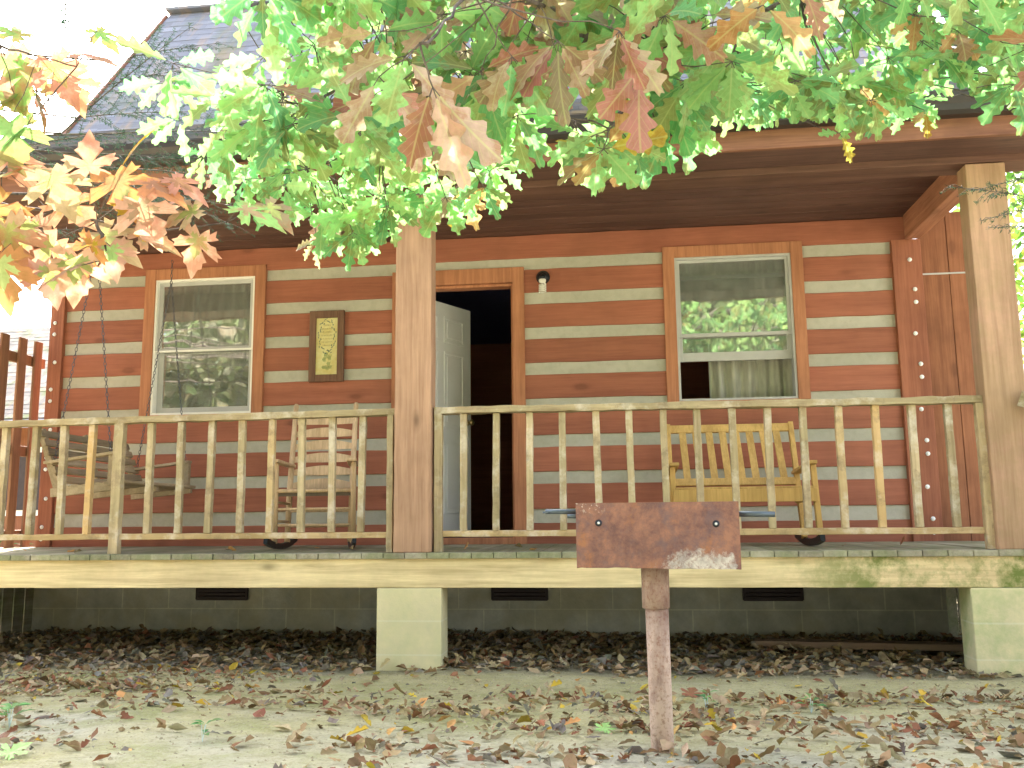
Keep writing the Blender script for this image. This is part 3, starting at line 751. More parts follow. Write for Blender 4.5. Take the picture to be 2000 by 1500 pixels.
# ------------------------------------------------------------------ wall sign
SG=Vector((-1.093,WY-.02,1.62))
sg=thing('wall_sign','tall brown-framed sign with a grey wreath on yellow ground, on the log wall','sign',SG)
s=MB(); s.box(-.148,-.092,-.022,.012,-.298,.298); s.box(.092,.148,-.022,.012,-.298,.298); s.box(-.092,.092,-.022,.012,.238,.298); s.box(-.092,.092,-.022,.012,-.298,-.238)
s.build('sign_frame',M['brownframe'],sg,False,.005)
def mat_sign():
    t=NT('sign_paper'); n=t.noise(t.coord(),12,5,.6); n2=t.noise(t.coord(),70,4,.6)
    c=t.mix(t.ramp(n,[(.35,0),(.65,1)]),(.62,.52,.20),(.70,.66,.34)); c=t.mix(t.math('MULTIPLY',t.ramp(n2,[(.5,0),(.7,1)]),.3),c,(.5,.5,.25))
    return t.finish(c,.6)
s=MB(); s.box(-.092,.092,-.004,.010,-.238,.238); s.build('sign_panel',mat_sign(),sg)
s=MB()
for i in range(46):   # twining wreath round an oval
    a=2*math.pi*i/46; q=.066+.008*math.sin(a*9)
    x=q*math.cos(a); z=.085+.135*math.sin(a)*(q/.066)
    tx=Vector((-math.sin(a),0,1.9*math.cos(a))).normalized(); sd=1 if i%2 else -1
    nx=Vector((tx.z,0,-tx.x))
    s.tube([Vector((x,-.0055,z)),Vector((x,-.0062,z))+tx*.010+nx*sd*.006,Vector((x,-.0055,z))+tx*.020+nx*sd*.003],[.001,.0038,.0008],5)
s.build('wreath',plain('wreath_ink',(.13,.20,.17),.7),sg,True)
s=MB(); rr=random.Random(3)
for k,(zc,wd) in enumerate(((.175,.03),(.145,.045),(.118,.05),(.09,.048),(.062,.05),(.034,.045),(.006,.035))):
    x=-wd
    while x<wd:
        l=rr.uniform(.006,.013); s.tube([(x,-.0055,zc),(x+l*.3,-.0055,zc+rr.uniform(.002,.009)),(x+l*.6,-.0055,zc-rr.uniform(.0,.005)),(x+l,-.0055,zc+.002)],.0011,4); x+=l+.004
s.build('lettering',plain('faded_ink',(.36,.29,.16),.7),sg,True)
s=MB()
for (x0,z0,h) in ((-.01,-.10,.05),(-.025,-.13,.04),(.02,-.12,.05),(-.03,-.19,.03),(.0,-.2,.04),(.025,-.19,.03),(.012,-.16,.03)):
    for q in range(3): s.tube([(x0+q*.008,-.0055,z0),(x0+q*.010-.008,-.006,z0+h*.5),(x0+q*.012,-.0055,z0+h)],[.0012,.003,.0008],4)
s.build('plant_motif',plain('motif_ink',(.28,.38,.16),.7),sg,True)

# ------------------------------------------------------------------ porch light with spiral bulb
PL=Vector((.707,WY,2.13))
pl=thing('porch_light','bare white spiral bulb on a dark round wall base beside the door','wall lamp',PL)
s=MB(); s.lathe((0,-.001,0),(0,-1,0),[(.056,0),(.056,.012),(.040,.026),(.026,.05),(.0,.052)],20); s.tube([(0,-.045,0),(0,-.07,-.012),(0,-.075,-.03)],[.022,.024,.024],12); s.build('lamp_base',M['iron'],pl,True)
s=MB(); s.lathe((0,-.075,-.03),(0,0,-1),[(0.014,0),(.028,.004),(.030,.018),(.026,.032),(.010,.038),(0,.038)],14); s.build('ballast',M['bulb'],pl,True)
s=MB(); pts=[]
for i in range(73):
    a=i/72*4.5*2*math.pi; pts.append((.026*math.cos(a),-.075+.026*math.sin(a),-.075-.065*i/72))
s.tube([(.012,-.075,-.06)]+pts,.0062,6); s.build('spiral_tube',M['bulb'],pl,True)

# ------------------------------------------------------------------ park grill
GX,GY=1.412,-2.50
GR=Vector((GX,GY,-.0+.08)); gzg=gz(GX,GY)
gr=thing('park_grill','rusty steel box park grill on a pipe post in front of the porch','grill',(GX,GY,gzg),rotz=0)
off=Vector((GX,GY,gzg))
def gp(mb,name,mat,sm=False,bev=0,local=False,origin=None):
    mb.v=[Vector(v)-off for v in mb.v]
    o=mb.build(name,mat,gr,sm,bev)
    return o
# firebox: built around its own origin so the rust marks sit where they do on the real plate
fb=MB(); w=.262; t=.005; H0,H1=-.03,.178; dpt=.40
nx,nz=16,6; b0=len(fb.v)
for side,y in (('f',0.0),('b',t)):
    for j in range(nz+1):
        for i in range(nx+1):
            x=-w+2*w*i/nx; z=H0+(H1-H0)*j/nz
            jx=R.uniform(-.002,.002) if j==0 else 0; jz=R.uniform(-.0025,.002) if j in(0,) else 0
            bow=-.004*math.sin(math.pi*i/nx)*math.sin(math.pi*j/nz)
            fb.v.append(Vector((x+jx,y+bow,z+jz-.006*(i/nx)*(1 if j==0 else 0))))
S=(nx+1)*(nz+1)
for j in range(nz):
    for i in range(nx):
        a=j*(nx+1)+i; fb.face((a,a+1,a+nx+2,a+nx+1)); fb.face((S+a,S+a+nx+1,S+a+nx+2,S+a+1))
for i in range(nx):
    fb.face((i,S+i,S+i+1,i+1)); a=nz*(nx+1)+i; fb.face((a,a+1,S+a+1,S+a))
for j in range(nz):
    a=j*(nx+1); fb.face((a,a+nx+1,S+a+nx+1,S+a)); a+=nx; fb.face((a,S+a,S+a+nx+1,a+nx+1))
fb.box(-w,-w+t,t,dpt,H0+.004,H1-.004); fb.box(w-t,w,t,dpt,H0+.004,H1-.004); fb.box(-w+t,w-t,dpt-t,dpt,H0+.004,H1*.6)
fb.box(-w+t,w-t,t+.001,dpt-t,H0+.002,H0+.008)
fbo=fb.build('firebox',M['rust'],gr,False,0); fbo.location=Vector((GX,GY,.082))-off
for (x,z) in ((-.188,.113),(.188,.107)):
    s=MB(); s.lathe((x,-.003,z),(0,-1,0),[(.0045,0),(.0045,.003),(.003,.005),(0,.006)],10); s.build('bolt',M['boltm'],fbo,True)
    s=MB(); s.lathe((x,.0005,z),(0,-1,0),[(0,.0035),(.011,.0035),(.012,.0)],16); s.build('washer',M['iron'],fbo,True)
s=MB()
for (xa,xb,z,y) in ((-.37,-.25,.152,.10),(-.30,-.25,.137,.16)): s.tube([(xa,y,z),(xb,y,z-.002)],.0085,10); 
s.tube([(-.368,.10,.152),(-.368,.10,.146)],.012,10)
s.tube([(.25,.10,.138),(.39,.10,.135)],.0095,10)
for x in [-.22+.04*i for i in range(12)]: s.tube([(x,.02,.13),(x,.38,.13)],.004,6)
s.tube([(-.25,.10,.142),(.25,.10,.142)],.006,8)
gg=s.build('grate',plain('blue_grey_steel',(.10,.125,.15),.4,.6),gr,True); gg.location=Vector((GX,GY,.082))-off
s=MB(); s.tube([(GX-.008,GY+.10,.05),(GX-.008,GY+.10,-.085)],[.046,.045],24); gp(s,'post_sleeve',M['rustpipe'],False)
s=MB(); s.tube([(GX-.006,GY+.10,-.08),(GX-.004,GY+.10,-.3),(GX,GY+.10,gzg-.25)],[.038,.0375,.037],24)
po=gp(s,'grill_post',M['rustpipe'],False)
for o in list(gr.children):
    if o.name.startswith(('grill_post','post_sleeve')):
        o.data.polygons.foreach_set('use_smooth',[len(p.vertices)==4 for p in o.data.polygons])

# ------------------------------------------------------------------ leaves
def leafcol(kind):
    r=R.random
    def j(c,a=.22): k=1+R.uniform(-a,a); return tuple(min(1,x*k*(1+R.uniform(-.08,.08))) for x in c)
    if kind=='green': return j(R.choice([(.25,.48,.16),(.20,.44,.16),(.30,.54,.18),(.15,.36,.14)]))
    if kind=='lime': return j((.38,.62,.22))
    if kind=='yellow': return j((.62,.42,.06))
    if kind=='orange': return j((.62,.34,.14))
    if kind=='red': return j(R.choice([(.50,.20,.17),(.42,.24,.18),(.52,.30,.22),(.38,.28,.17)]))
    if kind=='pink': return j((.68,.42,.32))
    if kind=='brown': return j(R.choice([(.33,.21,.11),(.40,.28,.15),(.25,.15,.08),(.50,.37,.22)]))
    if kind=='tan': return j((.50,.38,.24))
    if kind=='redbrown': return j((.34,.14,.085))
    if kind=='sage': return j((.42,.47,.20))
    if kind=='grey': return j((.24,.21,.18))
def frame(d,nrm):
    d=d.normalized(); nrm=(nrm-d*nrm.dot(d))
    if nrm.length<1e-4: nrm=d.orthogonal()
    nrm.normalize(); return d,nrm,d.cross(nrm)
def oak_leaf(mb,p,d,nrm,L,col,rows=24,lobes=4,droop=.25,fold=.18,curl=0,var=None,stem=True):
    d,n,s=frame(d,nrm); b=len(mb.v); W=L*R.uniform(.27,.33); var=R.random() if var is None else var
    ph=R.uniform(-.05,.05); tw=R.uniform(-.35,.35)
    if stem:
        mb_p=p; p=p+d*L*.10
    for i in range(rows+1):
        t=i/rows
        env=math.sin(math.pi*min(1,(t**.85)))**.62*(.42+.75*t) if t<1 else 0
        env=max(env,.03*(1-t))
        lo=.5+.5*math.cos(2*math.pi*(lobes*t+.5+ph)); w=W*env*(.50+.62*lo)
        if t>.96: w=W*.16
        c=p+d*(L*t)*(1)-n*(droop*L*t*t)
        lag=.05*L*lo
        a=tw*t; sv=s*math.cos(a)+n*math.sin(a); nv=n*math.cos(a)-s*math.sin(a)
        e=fold*w+curl*w*abs(math.sin(3*t+ph*20))
        mb.v+=[c-sv*w+nv*e+d*lag, c-sv*w*.5+nv*e*.3+d*lag*.4, c, c+sv*w*.5+nv*e*.3+d*lag*.4, c+sv*w+nv*e+d*lag]
        for k,u in enumerate((-1,-.5,0,.5,1)): mb.uv[b+i*5+k]=(u*w/W,t)
    for i in range(rows):
        for k in range(4): mb.face((b+i*5+k,b+i*5+k+1,b+i*5+6+k,b+i*5+5+k),var,col)
MAP=[]
def mk_map():
    # palmate outline: five pointed lobes with teeth, stalk at the origin, tip at +y
    half=[(0,-.02),(.10,-.12),(.20,-.20),(.26,-.10),(.40,-.22),(.42,-.08),(.52,-.05),(.36,.03),(.22,.07),
          (.42,.14),(.50,.12),(.56,.22),(.72,.30),(.60,.33),(.64,.42),(.48,.38),(.28,.31),(.14,.25),
          (.26,.44),(.36,.50),(.26,.56),(.26,.68),(.16,.72),(.10,.84),(0,1.0)]
    return half+[(-x,y) for (x,y) in reversed(half[1:-1])]
MAP=mk_map()
def maple_leaf(mb,p,d,nrm,L,col,droop=.25,cup=.15,var=None,col2=None):
    d,n,s=frame(d,nrm); b=len(mb.v); var=R.random() if var is None else var; sx=R.uniform(.82,1.0)
    def P_(x,y):
        r=math.hypot(x,y); return p+d*(L*y)+s*(L*x*sx)-n*(L*droop*r*r)+n*(L*cup*abs(x))
    mb.v.append(P_(0,.12)); mb.uv[b]=(0,0)
    N=len(MAP)
    for (x,y) in MAP: mb.v.append(P_(x*.5,.12+(y-.12)*.5))
    for (x,y) in MAP: mb.v.append(P_(x,y))
    for i in range(N):
        k=(i+1)%N
        mb.face((b,b+1+i,b+1+k),var,col)
        mb.face((b+1+i,b+1+N+i,b+1+N+k,b+1+k),var,col2 or col)
def twig(mb,pts,r0,r1,n=5):
    k=len(pts); mb.tube(pts,[r0+(r1-r0)*i/(k-1) for i in range(k)],n)
def curve(p0,p1,sag=.1,k=6,wob=.02):
    p0=Vector(p0); p1=Vector(p1); L=(p1-p0).length
    return [p0.lerp(p1,i/k)+Vector((0,0,sag*L*math.sin(math.pi*i/k)))+(Vector((R.uniform(-1,1),R.uniform(-1,1),R.uniform(-1,1)))*wob*L if 0<i<k else Vector()) for i in range(k+1)]

# --- the oak over the porch
OT=Vector((4.3,-4.6,gz(4.3,-4.6)))
oak=thing('oak_tree','big lobed-leaf oak reaching over the porch roof from the right','tree',OT)
def lo(mb,name,mat,par,O,sm=True):
    mb.v=[Vector(v)-O for v in mb.v]; return mb.build(name,mat,par,sm)
tr=MB(); tr.tube([OT+Vector((0,0,-.2)),OT+Vector((.02,.0,.6)),OT+Vector((.0,.05,1.9)),OT+Vector((-.1,.1,3.2)),OT+Vector((-.1,.2,5.5)),OT+Vector((.1,.3,8.5))],[.34,.25,.21,.18,.14,.06],14)
lo(tr,'trunk',M['bark'],oak,OT)
limbs=[ # image-guided courses of the limbs, at their real distances
 [OT+Vector((-.1,.1,3.3)),at(1760,-160,3.6),at(1500,-60,3.2),at(1300,10,2.95),at(1180,60,2.8),at(1080,95,2.75),at(960,150,2.7),at(880,178,2.7),at(800,195,2.75),at(715,160,2.8),at(640,200,2.85)],
 [at(1180,60,2.8),at(1090,105,2.85),at(1020,150,2.9),at(960,185,2.95),at(860,260,3.0),at(760,280,3.1),at(690,300,3.15),at(600,330,3.2)],
 [at(715,160,2.8),at(640,182,2.8),at(605,220,2.85),at(540,180,3.0),at(440,190,3.1)],
 [OT+Vector((-.1,.1,3.6)),at(1950,-100,3.8),at(1880,60,3.7),at(1740,170,3.6),at(1660,200,3.6)],
 [OT+Vector((-.1,.1,3.4)),at(1700,-120,3.2),at(1560,-10,3.0),at(1460,40,2.9),at(1445,70,2.9),at(1400,190,2.9)],
 [at(1300,10,2.95),at(1268,60,2.5),at(1245,150,2.35),at(1235,200,2.3),at(1190,252,2.3)],
 [OT+Vector((-.1,.15,3.9)),at(1850,-200,4.2),at(1600,-60,4.0),at(1420,60,4.0),at(1300,110,4.1)],
 [at(1180,60,2.8),at(1000,-10,2.2),at(900,0,1.9),at(860,60,1.7),at(820,85,1.62)],
 [OT+Vector((0,0,3.0)),at(2150,-20,3.9),at(2040,60,3.9),at(1960,150,3.9),at(1900,190,3.9)],
]
br=MB(); nodes=[]
for i,l in enumerate(limbs):
    pts=[]
    for a,b in zip(l,l[1:]):
        for q in range(4): pts.append(a.lerp(b,q/4)+Vector((R.uniform(-1,1),R.uniform(-1,1),R.uniform(-1,1)))*.006)
    pts.append(l[-1]); rs={0:.035,1:.013,2:.007,3:.014,4:.014,5:.006,6:.016,7:.007,8:.012}[i]
    br.tube(pts,[max(.0028,rs*(1-.85*k/(len(pts)-1))) for k in range(len(pts))],7)
    nodes+=pts[3:]
yb=[(330,250),(350,330),(430,385),(520,395),(600,430),(640,480),(700,495),(740,470),(790,430),(850,425),(900,430),(975,400),(985,330),(1000,290),(1050,290),(1090,250),(1110,300),(1160,360),(1200,340),(1230,300),(1320,300),(1340,250),(1370,245),(1400,215),(1520,200),(1640,205),(1660,240),(1700,250),(1760,235),(1810,240),(1860,215),(1900,170),(1960,190),(2000,200),(2100,200)]
def ylim(x):
    for (a,b),(c,d) in zip(yb,yb[1:]):
        if a<=x<=c: return b+(d-b)*(x-a)/(c-a)
    return 200
fol=MB(); tw=MB()
def cluster(px,py,d,n=5,L=.125,kinds=('green',),spread=1.0,hang=.5,hard=None):
    c=at(px,py,d)
    near=min(nodes,key=lambda q:(q-c).length)
    if (near-c).length<2.0: twig(tw,curve(near,c,-.03 if near.z>c.z else .05,5,.03),.0026,.0013,4)
    base=R.uniform(0,6.28)
    for i in range(n):
        a=base+i*2.4+R.uniform(-.4,.4)
        dr=cr*math.cos(a)+cu*math.sin(a)*.8-Vector((0,0,1))*hang+fw*R.uniform(-.5,.5)
        nm=-fw*R.uniform(.6,1.2)+Vector((0,0,1))*R.uniform(.0,.6)+cr*R.uniform(-.7,.7)+cu*R.uniform(-.4,.4)
        k=R.choice(kinds); l=L*R.uniform(.75,1.12)
        col=leafcol(k); st=c+dr.normalized()*.008
        oak_leaf(fol,st,dr,nm,l,col,24,R.choice([3.6,4,4.4]),R.uniform(.05,.4),R.uniform(.05,.35),0)
        tw.tube([c,st+dr.normalized()*l*.1],.0011,4)
def free(px,py):
    if 1050<px<1290 and 125<py<232: return R.random()<.10
    if 1820<px<1905 and 120<py<205: return False
    if 1600<px<2000 and py>60: return R.random()<.75
    return True
G4=('green','green','green','lime'); cnt=0
# layered mass of leaf clusters: position in the crown, distance, size and colour vary
tries=0
while cnt<285 and tries<9000:
    tries+=1
    px=R.uniform(320,2080); py=R.uniform(-150,500)
    lim=ylim(px)-38
    if py>lim or not free(px,py): continue
    if px<560 and py<60 and R.random()<.8: continue
    if px<430 and py<150 and R.random()<.7: continue
    if 300<px<470 and R.random()<.45: continue
    d=R.uniform(2.3,3.3) if px<1000 else (R.uniform(2.2,3.2) if px<1450 else R.uniform(2.6,4.2))
    if px<1000 and py>250: d=R.uniform(3.0,3.7)
    if 720<px<1330 and py<130: kinds=('red','red','green','lime','pink') if R.random()<.55 else ('green','lime','green')
    elif 660<px<1000 and py<320: kinds=('green','lime','red','pink','green') if R.random()<.4 else ('lime','green')
    elif px<660: kinds=('green','green','green','lime','lime','red') if R.random()<.3 else ('green','lime','green')
    else: kinds=('green','green','green','lime','lime') if R.random()<.9 else ('green','orange','red','yellow')
    cluster(px,py,d,R.choice([4,5,6]),(.135 if px<700 or py>260 else .155),kinds,1,R.uniform(.2,.9)); cnt+=1
for i in range(75):
    px=R.uniform(1290,2080); py=R.uniform(-80,ylim(min(px,2000))-30)
    if 1820<px<1905 and 120<py<205: continue
    cluster(px,py,R.uniform(3.0,4.6),R.choice([5,6]),.14,G4,1,R.uniform(.3,.9))
for i in range(22):
    px=R.uniform(1380,1660); cluster(px,ylim(px)-R.uniform(20,60),R.uniform(2.8,3.6),5,.12,G4,1,R.uniform(.3,.7))
# the foremost sprays that hang lowest
for (px,py,d,n,L,k,h) in ((1165,262,2.3,5,.125,G4,.9),(1240,285,2.35,5,.11,('green','lime','green','orange'),.7),(1290,245,2.5,5,.12,G4,.7),(1010,225,2.4,3,.13,G4,1.2),
    (690,455,3.2,5,.11,G4,.8),(760,400,3.1,6,.11,G4,.7),(870,385,3.0,6,.12,G4,.8),(945,365,3.0,5,.10,('lime','green','lime'),.6),(620,470,3.4,4,.09,('tan',),.8),
    (740,150,1.8,3,.14,('pink','red'),1.0),(845,170,1.65,4,.155,('pink','red','pink','pink'),1.6),(790,110,1.8,3,.13,('lime','tan','pink'),.7),(1000,110,2.0,5,.13,('red','brown','green'),1.2),(1090,80,2.0,5,.14,('red',),1.2),(1210,60,1.9,5,.13,('red','brown','red'),1.4),
    (1250,130,2.0,2,.15,('red',),1.5),(1340,160,2.4,6,.14,G4,.7),(1430,120,2.3,6,.14,G4,.8),(1380,30,2.3,4,.12,('red','orange','green'),.6),(1490,10,2.2,2,.14,('orange',),1.0),
    (1650,215,3.1,5,.12,G4,.5),(1640,260,3.0,3,.085,('lime','green','yellow'),.6),(1770,205,3.4,5,.12,G4,.6),(1805,215,3.2,2,.10,('orange','yellow'),1.2),(1700,195,3.0,5,.12,G4,.7),(1980,165,3.0,4,.13,G4,.8),(1870,60,3.0,3,.12,('orange','red'),1.1),(1790,20,3.0,3,.10,('orange','red'),1.3),
    (480,350,3.2,5,.12,G4,.7),(400,300,3.1,5,.12,G4,.7),(350,230,3.1,4,.12,G4,.6),(560,330,3.1,5,.12,G4,.7)):
    cluster(px,py,d,n,L,k,1,h)
lo(br,'limbs',M['bark'],oak,OT); lo(tw,'twigs',M['bark'],oak,OT); lo(fol,'foliage',M['oakleaf'],oak,OT)

# --- the maple at the left
MT=Vector((-1.55,-3.75,gz(-1.55,-3.75)))
map_=thing('maple_tree','young maple with pink and yellow-green pointed leaves at the left edge','tree',MT)
tr=MB(); tr.tube([MT+Vector((0,0,-.1)),MT+Vector((.02,0,.9)),MT+Vector((-.02,.05,1.9)),MT+Vector((.03,.1,3.2))],[.035,.028,.022,.01],10); lo(tr,'trunk',M['bark'],map_,MT)
ml=MB(); mt=MB()
mlimbs=[[MT+Vector((0,.02,1.3)),at(-160,380,2.0),at(0,398,1.85),at(100,415,1.8),at(190,432,1.75),at(300,452,1.75),at(370,448,1.78),at(440,435,1.8)],
        [MT+Vector((0,.05,1.9)),at(-150,100,2.0),at(0,90,1.9),at(80,110,1.85),at(150,130,1.85)],
        [at(190,432,1.75),at(200,470,1.72),at(215,505,1.72)],
        [MT+Vector((0,.02,1.2)),at(-120,470,1.9),at(-20,450,1.85),at(60,440,1.8)]]
for l in mlimbs:
    pts=[]
    for a,b in zip(l,l[1:]):
        for q in range(4): pts.append(a.lerp(b,q/4)+Vector((R.uniform(-1,1),R.uniform(-1,1),R.uniform(-1,1)))*.003)
    pts.append(l[-1]); mt.tube(pts,[max(.0016,.005*(1-.8*k/(len(pts)-1))) for k in range(len(pts))],6)
mnodes=[p for l in mlimbs for p in l]
def mleaf(px,py,d,L,ang,face,c1,c2,droop=.2):
    """ang: direction in the picture plane the tip points to (degrees, 0 right, -90 down)"""
    c1={'pink':'sage','lime':'sage','orange':'tan'}.get(c1,c1) if R.random()<.75 else c1
    L*=1.22; c=at(px,py,d); a=rad(ang); dr=cr*math.cos(a)+cu*math.sin(a)+fw*R.uniform(-.25,.25)
    nm=-fw*face+Vector((0,0,1))*(1.15-face)+cr*R.uniform(-.25,.25)
    maple_leaf(ml,c,dr,nm,L,leafcol(c1),droop,R.uniform(.02,.2),None,leafcol(c2))
    near=min(mnodes,key=lambda q:(q-c).length); twig(mt,curve(near,c,.02,5,.02),.0013,.0009,4)
for a in ((150,500,1.70,.085,-100,.85,'lime','pink'),(215,480,1.72,.062,-75,.8,'lime','pink'),(175,335,1.75,.075,95,.5,'tan','pink'),(225,345,1.75,.085,-60,.55,'pink','orange'),
          (290,355,1.72,.08,-25,.4,'tan','orange'),(60,330,1.80,.09,-15,.35,'pink','orange'),(20,340,1.75,.10,-160,.45,'lime','orange'),(120,395,1.75,.08,-30,.6,'lime','pink'),
          (60,430,1.74,.10,-110,.8,'lime','pink'),(10,440,1.70,.11,-80,.8,'lime','pink'),(110,470,1.72,.08,-130,.7,'lime','pink'),(195,455,1.73,.085,-35,.75,'lime','tan'),
          (180,470,1.71,.07,-110,.8,'yellow','orange'),(270,455,1.74,.075,-20,.5,'yellow','tan'),(390,460,1.76,.075,-110,.75,'pink','pink'),(470,405,1.78,.085,-20,.45,'tan','lime'),
          (385,410,1.76,.075,-160,.6,'pink','tan'),(330,400,1.78,.08,-170,.4,'orange','pink'),(0,500,1.66,.10,-95,.8,'lime','orange'),(-30,400,1.7,.1,-60,.6,'pink','orange'),
          (150,520,1.69,.075,-160,.4,'tan','pink'),(95,520,1.7,.07,-80,.6,'lime','pink'),
          (100,120,1.85,.09,-60,.6,'pink','pink'),(150,105,1.85,.085,-10,.4,'pink','pink'),(40,70,1.85,.08,160,.5,'green','lime'),(50,250,1.8,.08,-150,.5,'green','green'),(30,190,1.9,.08,-150,.4,'pink','green'),
          (70,190,1.9,.07,-70,.2,'grey','brown'),(240,395,1.75,.06,-30,.5,'yellow','yellow'),(5,300,1.8,.1,-40,.4,'green','pink'),(250,310,1.85,.07,60,.4,'tan','yellow'),
          (520,400,1.85,.07,-40,.4,'pink','tan'),(60,130,1.9,.09,-110,.6,'pink','lime'),(130,150,1.9,.08,-60,.5,'pink','tan'),(10,110,1.9,.1,-70,.5,'lime','pink'),(-20,170,1.9,.09,-30,.5,'green','lime'),(20,240,1.8,.09,-80,.6,'lime','green'),(190,60,1.95,.06,-40,.5,'green','lime'),(270,395,1.7,.085,-70,.6,'tan','pink'),(100,340,1.72,.085,-60,.5,'pink','tan'),(340,350,1.75,.07,-30,.4,'tan','pink')):
    mleaf(*a)
lo(mt,'branches',M['bark'],map_,MT); lo(ml,'foliage',M['mapleleaf'],map_,MT,False)

# --- hemlocks
def needle_spray(nb,tb,p0,p1,w,dens=260,droop=.12,seed=0,cl=(.035,.075,.03)):
    rr=random.Random(seed); p0=Vector(p0); p1=Vector(p1); L=(p1-p0).length; d=(p1-p0).normalized()
    s=d.cross(Vector((0,0,1))).normalized(); ax=[p0.lerp(p1,i/10)-Vector((0,0,droop*L*(i/10)**2)) for i in range(11)]
    twig(tb,ax,.005*min(1,L),.0012,5)
    for i in [1,1.5,2,2.5,3,3.5,4,4.5,5,5.5,6,6.5,7,7.5,8,9,10]:
        for sg_ in (-1,1):
            if rr.random()<.12: continue
            l=w*(1-.55*i/10)*rr.uniform(.6,1.1); b=ax[int(i)].lerp(ax[min(10,int(i)+1)],i-int(i)); dd=(d*.8+s*sg_*.8+Vector((0,0,rr.uniform(-.9,.35)))).normalized(); e=b+dd*l
            tb.tube([b,b.lerp(e,.5)+Vector((0,0,.01)),e],[.0014,.0011,.0006],4)
            n=int(dens*l)
            for q in range(n):
                t=rr.random(); c=b.lerp(e,t); nd=(dd*.5+dd.cross(Vector((0,0,1))).normalized()*rr.choice((-1,1))+Vector((0,0,rr.uniform(-.6,.6)))).normalized()
                ln=rr.uniform(.011,.018); wv=dd*.0011*1.6; k=len(nb.v); g=rr.uniform(.7,1.5); cc=tuple(x*g for x in cl)
                nb.v+=[c-wv,c+wv,c+nd*ln+wv*.6,c+nd*ln-wv*.6]; nb.face((k,k+1,k+2,k+3),rr.random(),cc)
def hemlock(T,label,sprays,h=7,r=.14,cl=(.07,.125,.095)):
    o=thing('hemlock_tree',label,'tree',T)
    tr=MB(); tr.tube([T+Vector((0,0,-.2)),T+Vector((0,0,h*.5)),T+Vector((0,0,h))],[r,r*.6,.02],10); lo(tr,'trunk',M['bark'],o,T)
    nb=MB(); tb=MB(); R2=random.Random(int(abs(T.x*100)))
    for (a,b,w) in sprays:
        bs=Vector((T.x,T.y,a.z+.15)); twig(tb,curve(bs,a,.04,6,.01),.010,.005,5)
        needle_spray(nb,tb,a,b,w,230,.08,R2.randint(0,999),cl)
    lo(tb,'branches',M['bark'],o,T); lo(nb,'foliage',M['needle'],o,T,False)
hemlock(Vector((-5.0,-.9,gz(-5.0,-.9))),'dark hemlock with fine drooping sprays left of the cabin roof',[
  (at(-20,300,4.3),at(250,235,4.2),.30),(at(60,380,4.4),at(330,330,4.3),.28),(at(150,300,4.4),at(430,300,4.3),.32),(at(180,380,4.6),at(470,380,4.5),.3),(at(240,260,4.6),at(520,240,4.5),.3),
  (at(120,260,4.2),at(370,30,4.3),.10),(at(-40,120,4.3),at(180,200,4.3),.25),(at(60,250,4.3),at(170,60,4.3),.12),(at(120,-60,4.2),at(135,70,4.2),.12),(at(-30,60,4.5),at(240,20,4.5),.14),
  (at(-30,460,4.4),at(150,430,4.2),.2),(at(100,410,4.8),at(330,410,4.7),.25),(at(150,230,5),at(400,200,5),.3),(at(260,330,4.6),at(500,340,4.4),.34),(at(200,350,4.4),at(440,410,4.2),.34),(at(120,340,4.5),at(360,360,4.3),.34),(at(160,180,4.8),at(360,120,4.8),.28),(at(220,120,5),at(420,70,5),.28)],7,.16)
hemlock(Vector((4.6,-1.6,gz(4.6,-1.6))),'hemlock whose thin sprig crosses the top of the right porch post',[
  (at(2080,400,3.4),at(1855,345,3.3),.10),(at(2100,330,3.4),at(1900,360,3.5),.07),(at(2080,450,3.6),at(1930,430,3.5),.06),(at(2100,395,3.4),at(1915,415,3.35),.07)],6,.10,(.05,.085,.06))

# --- background broadleaf trees
def broad_mesh(seed,H,Rr,nl,pal,ls=.11,base=.3,clumps=26):
    rr=random.Random(seed); f=MB(); t=MB()
    t.tube([(0,0,-.3),(.05,0,H*.3),(-.05,.1,H*.6),(0,0,H*.9)],[.22*H/9,.16*H/9,.10*H/9,.03],10)
    cs=[]
    for i in range(clumps):
        a=rr.uniform(0,6.28); z=H*rr.uniform(base,1); k=math.sin(math.pi*min(1,max(.12,(z/H-base)/(1-base)*.85+.12)))
        r_=Rr*k*rr.uniform(.35,1); c=Vector((r_*math.cos(a),r_*math.sin(a),z)); cs.append((c,rr.uniform(.35,.75)*Rr*.5))
        t.tube([(0,0,max(.4,z-.25*Rr-.4)),c*.5+Vector((0,0,z*.5-.05)),c],[.05,.03,.01],5)
    for i in range(nl):
        c,cr_=rr.choice(cs); v=Vector((rr.gauss(0,1),rr.gauss(0,1),rr.gauss(0,.7))); v*=cr_*rr.uniform(.3,1)/max(.4,v.length)
        p=c+v; d=Vector((rr.gauss(0,1),rr.gauss(0,1),rr.gauss(-.3,.7))).normalized(); n=d.orthogonal().normalized(); n=(Matrix.Rotation(rr.uniform(0,6.28),3,d)@n); s=d.cross(n)
        l=ls*rr.uniform(.6,1.25); k=len(f.v); base_c=rr.choice(pal); g=rr.uniform(.7,1.3)
        f.v+=[p,p+d*l*.35+s*l*.32,p+d*l*.8+s*l*.22,p+d*l,p+d*l*.75-s*l*.25,p+d*l*.35-s*l*.3]
        f.face((k,k+1,k+2,k+3,k+4,k+5),rr.random(),tuple(x*g for x in base_c))
    return f,t
GP=[(.20,.36,.05),(.14,.30,.05),(.27,.40,.07),(.40,.38,.07)]; AP=[(.22,.24,.14),(.30,.30,.20),(.14,.20,.08),(.36,.34,.26),(.10,.14,.06)]
